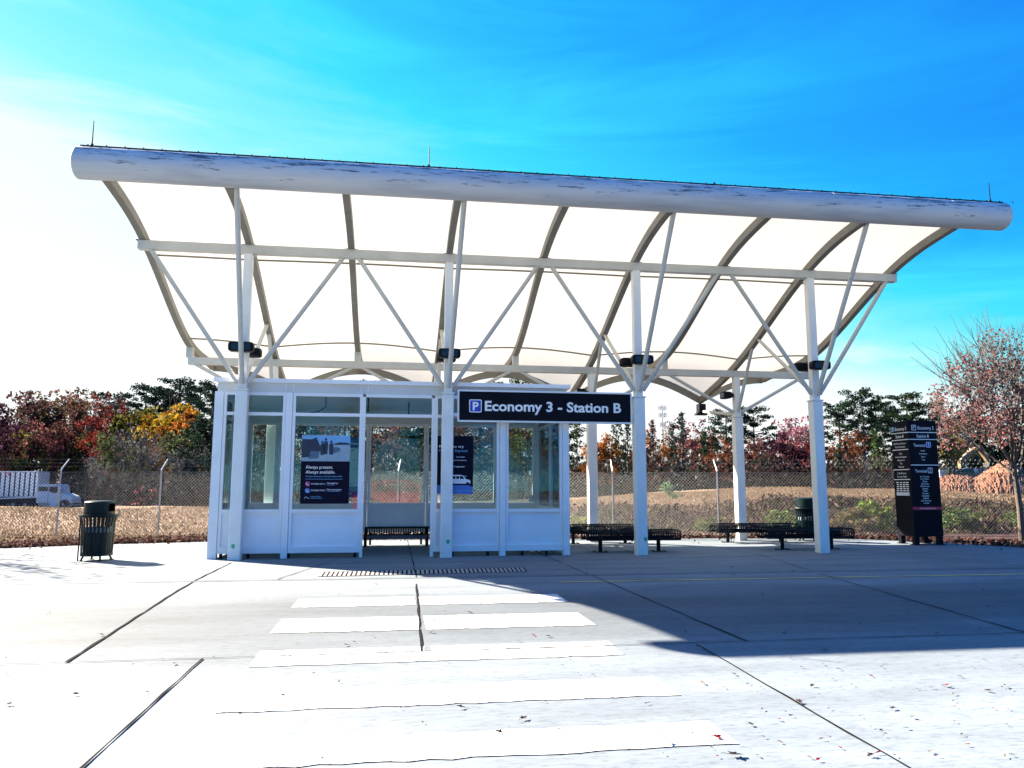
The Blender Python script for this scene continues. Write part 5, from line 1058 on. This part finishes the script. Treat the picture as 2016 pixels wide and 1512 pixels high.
for k in range(23): x = x1-.35-k*.66; mb.box(x-.09, x+.09, -.04, -.002, zb_+.05, zt_-.05)
mb.build('rib', M['glass_dark'], tr_, local=True); mb = MB(); mb.box(x0, x1, -.06, 2.55, zt_, zt_+.12); mb.box(x1, x1+.08, -.06, 2.55, zb_, zt_); mb.build('rail', M['white'], tr_, local=True)
mb = MB(); put_text(mb, 'LT', .75, .42, x1-4.35, zt_-.52, lambda a, z: (a, -.045, z), bold=.04); mb.build('lettering', M['red_band'], tr_, local=True)
mb = MB(); mb.box(x0, x1, .3, 2.2, zb_-.35, zb_-.01)
for a in (x1-1.2, x1-2.4): mb.box(a-.08, a+.08, .2, .4, 0, zb_-.3)
mb.build('underframe', M['rubber'], tr_, local=True)
# dirt mound
mnd = None
def mound():
    D = 46.; t = None; n, m = 130, 46; vs = []; r = np.random.default_rng(9)
    prof = [(1835, 945), (1855, 938), (1880, 936), (1905, 938), (1918, 942), (1930, 936), (1945, 926), (1962, 917), (1980, 908), (1988, 906), (1998, 915), (2015, 924), (2050, 930), (2090, 945)]
    px = np.linspace(1835, 2090, n); top = np.interp(px, [a for a, b in prof], [b for a, b in prof])
    for j in range(m):
        dd = D-7+14*j/(m-1); k = math.sin(PI*j/(m-1))**.8
        for i in range(n):
            p = at_depth(px[i], 940, D); d2 = at_depth(px[i], 940, dd); zt = at_depth(px[i], top[i], D)[2]; z0 = float(terr(d2[0], d2[1]))-.2
            vs.append((d2[0]+r.normal(0, .02), d2[1]+r.normal(0, .02), z0+(zt-z0)*k+(r.normal(0, .035) if 0 < k else 0)))
    mb = MB(); mb.add(vs, [(j*n+i, j*n+i+1, (j+1)*n+i+1, (j+1)*n+i) for j in range(m-1) for i in range(n-1)]); o = mb.build('dirt_mound', M['dirt'], None, smooth=True); return tag(o, 'heap of orange-brown bare earth in front of the excavator', 'mound')
mound()
D3 = 108.; u3 = D3/F; p = at_depth(1890, 930, D3); zg = float(terr(p[0], p[1])); zr = at_depth(1890, 945, D3)[2]
ex = thing('excavator', 'tan excavator with raised bent boom behind the dirt mound', 'excavator', (p[0], p[1], zg), RZ)
def X3(a): return (a-1890)*u3
def Z3(b): return zr-zg+(945-b)*u3
def pr3(mb, pts, y0, y1): mb.prism([(X3(a), Z3(b)) for a, b in pts], y0, y1)
mb = MB(); pr3(mb, [(1868, 945), (1868, 926), (1888, 922), (1906, 923), (1909, 931), (1909, 945)], -1.3, 1.3); mb.build('body', M['glass_dark'], ex, local=True)
mb = MB(); pr3(mb, [(1869, 927.5), (1888, 922), (1890, 922), (1890, 923.5), (1869, 929)], -1.35, -1.3); pr3(mb, [(1878, 924.5), (1882, 924.5), (1882, 932), (1878, 932)], -1.35, -1.3); mb.build('cab_trim', M['white'], ex, local=True)
mb = MB(); pr3(mb, [(1889.5, 925), (1889.5, 910), (1893, 902), (1903, 894), (1922, 881), (1930, 878), (1936, 880), (1928, 884), (1915, 896), (1903, 906), (1900, 914), (1899.5, 925)], -.35, .35); mb.build('boom', M['tan'], ex, local=True)
mb = MB(); mb.tube([(X3(1892), -.45, Z3(902)), (X3(1904), -.45, Z3(892)), (X3(1915), -.45, Z3(877))], .07, 6); mb.tube([(X3(1897.5), -.4, Z3(908)), (X3(1900), -.4, Z3(922))], .12, 6); mb.build('hydraulic_ram', M['white'], ex, local=True)
mb = MB(); pr3(mb, [(1926, 880), (1936, 878), (1952, 912), (1946, 913)], -.3, .3); mb.build('stick', M['tan'], ex, local=True)
mb = MB(); pr3(mb, [(1944, 911), (1955, 910), (1958, 922), (1948, 926), (1942, 919)], -.7, .7); mb.build('bucket', M['rubber'], ex, local=True)
mb = MB()
for a in (-1.5, .9): mb.box(X3(1862), X3(1916), a, a+.6, .0, .9)
mb.box(X3(1880), X3(1900), -.9, .9, .8, Z3(944)); mb.build('track', M['rubber'], ex, local=True)
for nm_, lb, pa_, pb_, ya, yb_ in (('site_container', 'small white site box left of the excavator', 1850, 1869.5, 925, 946), ('site_trailer', 'long white site trailer between the excavator and dirt mound', 1909, 1975, 923, 946)):
    p = at_depth(pa_, 930, D3+5); zg2 = float(terr(p[0], p[1])); uu = (D3+5)/F; zt2 = at_depth(pa_, ya, D3+5)[2]-zg2; wd = (pb_-pa_)*uu
    t = thing(nm_, lb, 'site cabin', (p[0], p[1], zg2), RZ); mb = MB(); mb.box(0, wd, 0, 2.4, .5, zt2); mb.build('body', M['white'], t, local=True)
    mb = MB(); mb.box(.05, wd-.05, .1, 2.3, 0, .5); mb.build('base', M['rubber'], t, local=True)
    mb = MB()
    for k in range(max(1, int(wd/1.0))): mb.box(.3+k*1.0, .42+k*1.0, -.03, -.002, zt2-1.15, zt2-.75)
    mb.build('vent', M['galv'], t, local=True); mb = MB(); mb.box(-.05, wd+.05, -.06, 2.46, zt2, zt2+.1); mb.build('roof', M['galv'], t, local=True)
# cell tower
D4 = 260.; p = at_depth(1307, 930, D4); zt = at_depth(1307, 796, D4)[2]; u4 = D4/F
ct = thing('cell_tower', 'slim grey cell tower with antenna panels above the wood', 'tower', (p[0], p[1], -2), RZ)
hh = zt+2; mb = MB(); mb.tube([(0, 0, 0), (0, 0, hh)], [.26, .14], 10); mb.build('mast', M['galv'], ct, local=True)
for zz, k in ((hh-.8, 0), (hh-3.2, 1), (hh-6.4, 2)):
    mb = MB(); R = 1.2 if k < 2 else .8
    for a in range(6): c, s_ = math.cos(a*PI/3+k), math.sin(a*PI/3+k); mb.box(c*R-.11, c*R+.11, s_*R-.11, s_*R+.11, zz-.9, zz+.6)
    for a in range(6): c, s_ = math.cos(a*PI/3+k), math.sin(a*PI/3+k); mb.tube([(0, 0, zz), (c*R, s_*R, zz)], .06, 4)
    mb.build('antenna', M['galv'], ct, local=True)
# a low chain of trees across the car park behind the camera: mirrored in the shelter glass, throws no shade on the platform
for i in range(10):
    x = -30+i*7.5+random.uniform(-2, 2); plant(('loose', 'pine', 'round')[i % 3], x, -62+random.uniform(-4, 4), 0, random.uniform(8, 12), (GRN, DKG, BRN)[i % 3], 'tree across the car park, mirrored in the shelter glass', 'trees across the car park')
# bare tree left of the picture whose branches shade the pavement by the litter bin
plant('bare', -9.9, 4.5, 0, 7.2, GRY, 'bare tree just outside the left edge, throwing branch shadows on the pavement', wide=.9, rz=1.)

# red car across the road behind the camera: its reflection hangs in the glass of the doorway
cb = thing('parked_car', 'red car parked across the road, mirrored in the doorway glass', 'car', (3.3, -23.5, 0), 0)
paint_red = paint('red_car_paint', (.5, .012, .05), .25, .04, 2.)
mb = MB(); prof_c = [(-2.25, .35), (-2.3, .75), (-2.2, .98), (-1.9, 1.05), (-1.45, 1.62), (-.9, 1.78), (.4, 1.76), (.95, 1.6), (1.35, 1.12), (2.05, .98), (2.28, .8), (2.3, .38), (1.95, .3), (-1.95, .3)]
n = len(prof_c); vs = []
for yy, k in ((-.9, .96), (-.8, 1.), (.8, 1.), (.9, .96)):
    for (a, z) in prof_c: ty = yy*(1-.16*max(0, z-1.)/.78); vs.append((a*(.985 if abs(yy) > .85 else 1), ty, .3+(z-.3)*k))
fs = [(r*n+j, r*n+(j+1) % n, (r+1)*n+(j+1) % n, (r+1)*n+j) for r in range(3) for j in range(n)]+[tuple(range(n-1, -1, -1)), tuple(3*n+j for j in range(n))]
mb.add(vs, fs); mb.build('body', paint_red, cb, local=True, smooth=True)
mb = MB()
for yy in (-1, 1):
    for q_ in ([(-1.5, 1.12), (-1.28, 1.55), (-.75, 1.66), (-.72, 1.12)], [(-.62, 1.12), (-.62, 1.67), (.3, 1.66), (.3, 1.12)], [(.4, 1.12), (.4, 1.64), (.78, 1.54), (1.12, 1.12)]): mb.poly([(a, yy*(.905*(1-.16*max(0, z-1.)/.78)), z) for a, z in q_])
mb.build('window', M['glass_dark'], cb, local=True)
for wx in (-1.4, 1.45):
    for yy in (-.93, .7):
        mb = MB(); nn = 24; v = [(wx+.34*math.cos(2*PI*j/nn), yy+o, .34+.34*math.sin(2*PI*j/nn)) for o in (0, .23) for j in range(nn)]
        mb.add(v, [tuple(range(nn)), tuple(range(2*nn-1, nn-1, -1))]+[(j, (j+1) % nn, nn+(j+1) % nn, nn+j) for j in range(nn)]); wh = mb.build('wheel', M['rubber'], cb, local=True)
        yo = yy-.004 if yy < 0 else yy+.234; mb = MB(); mb.poly([(wx+.2*math.cos(2*PI*j/16), yo, .34+.2*math.sin(2*PI*j/16)) for j in range(16)]); mb.build('rim', M['galv'], wh, local=True)
for hx in (-2.27, 2.27):
    for yy in (-.65, .65): mb = MB(); mb.box(hx-.05, hx+.05, yy-.17, yy+.17, .72, .84); mb.build('headlight' if hx > 0 else 'tail_light', M['letter'] if hx > 0 else M['red_band'], cb, local=True)
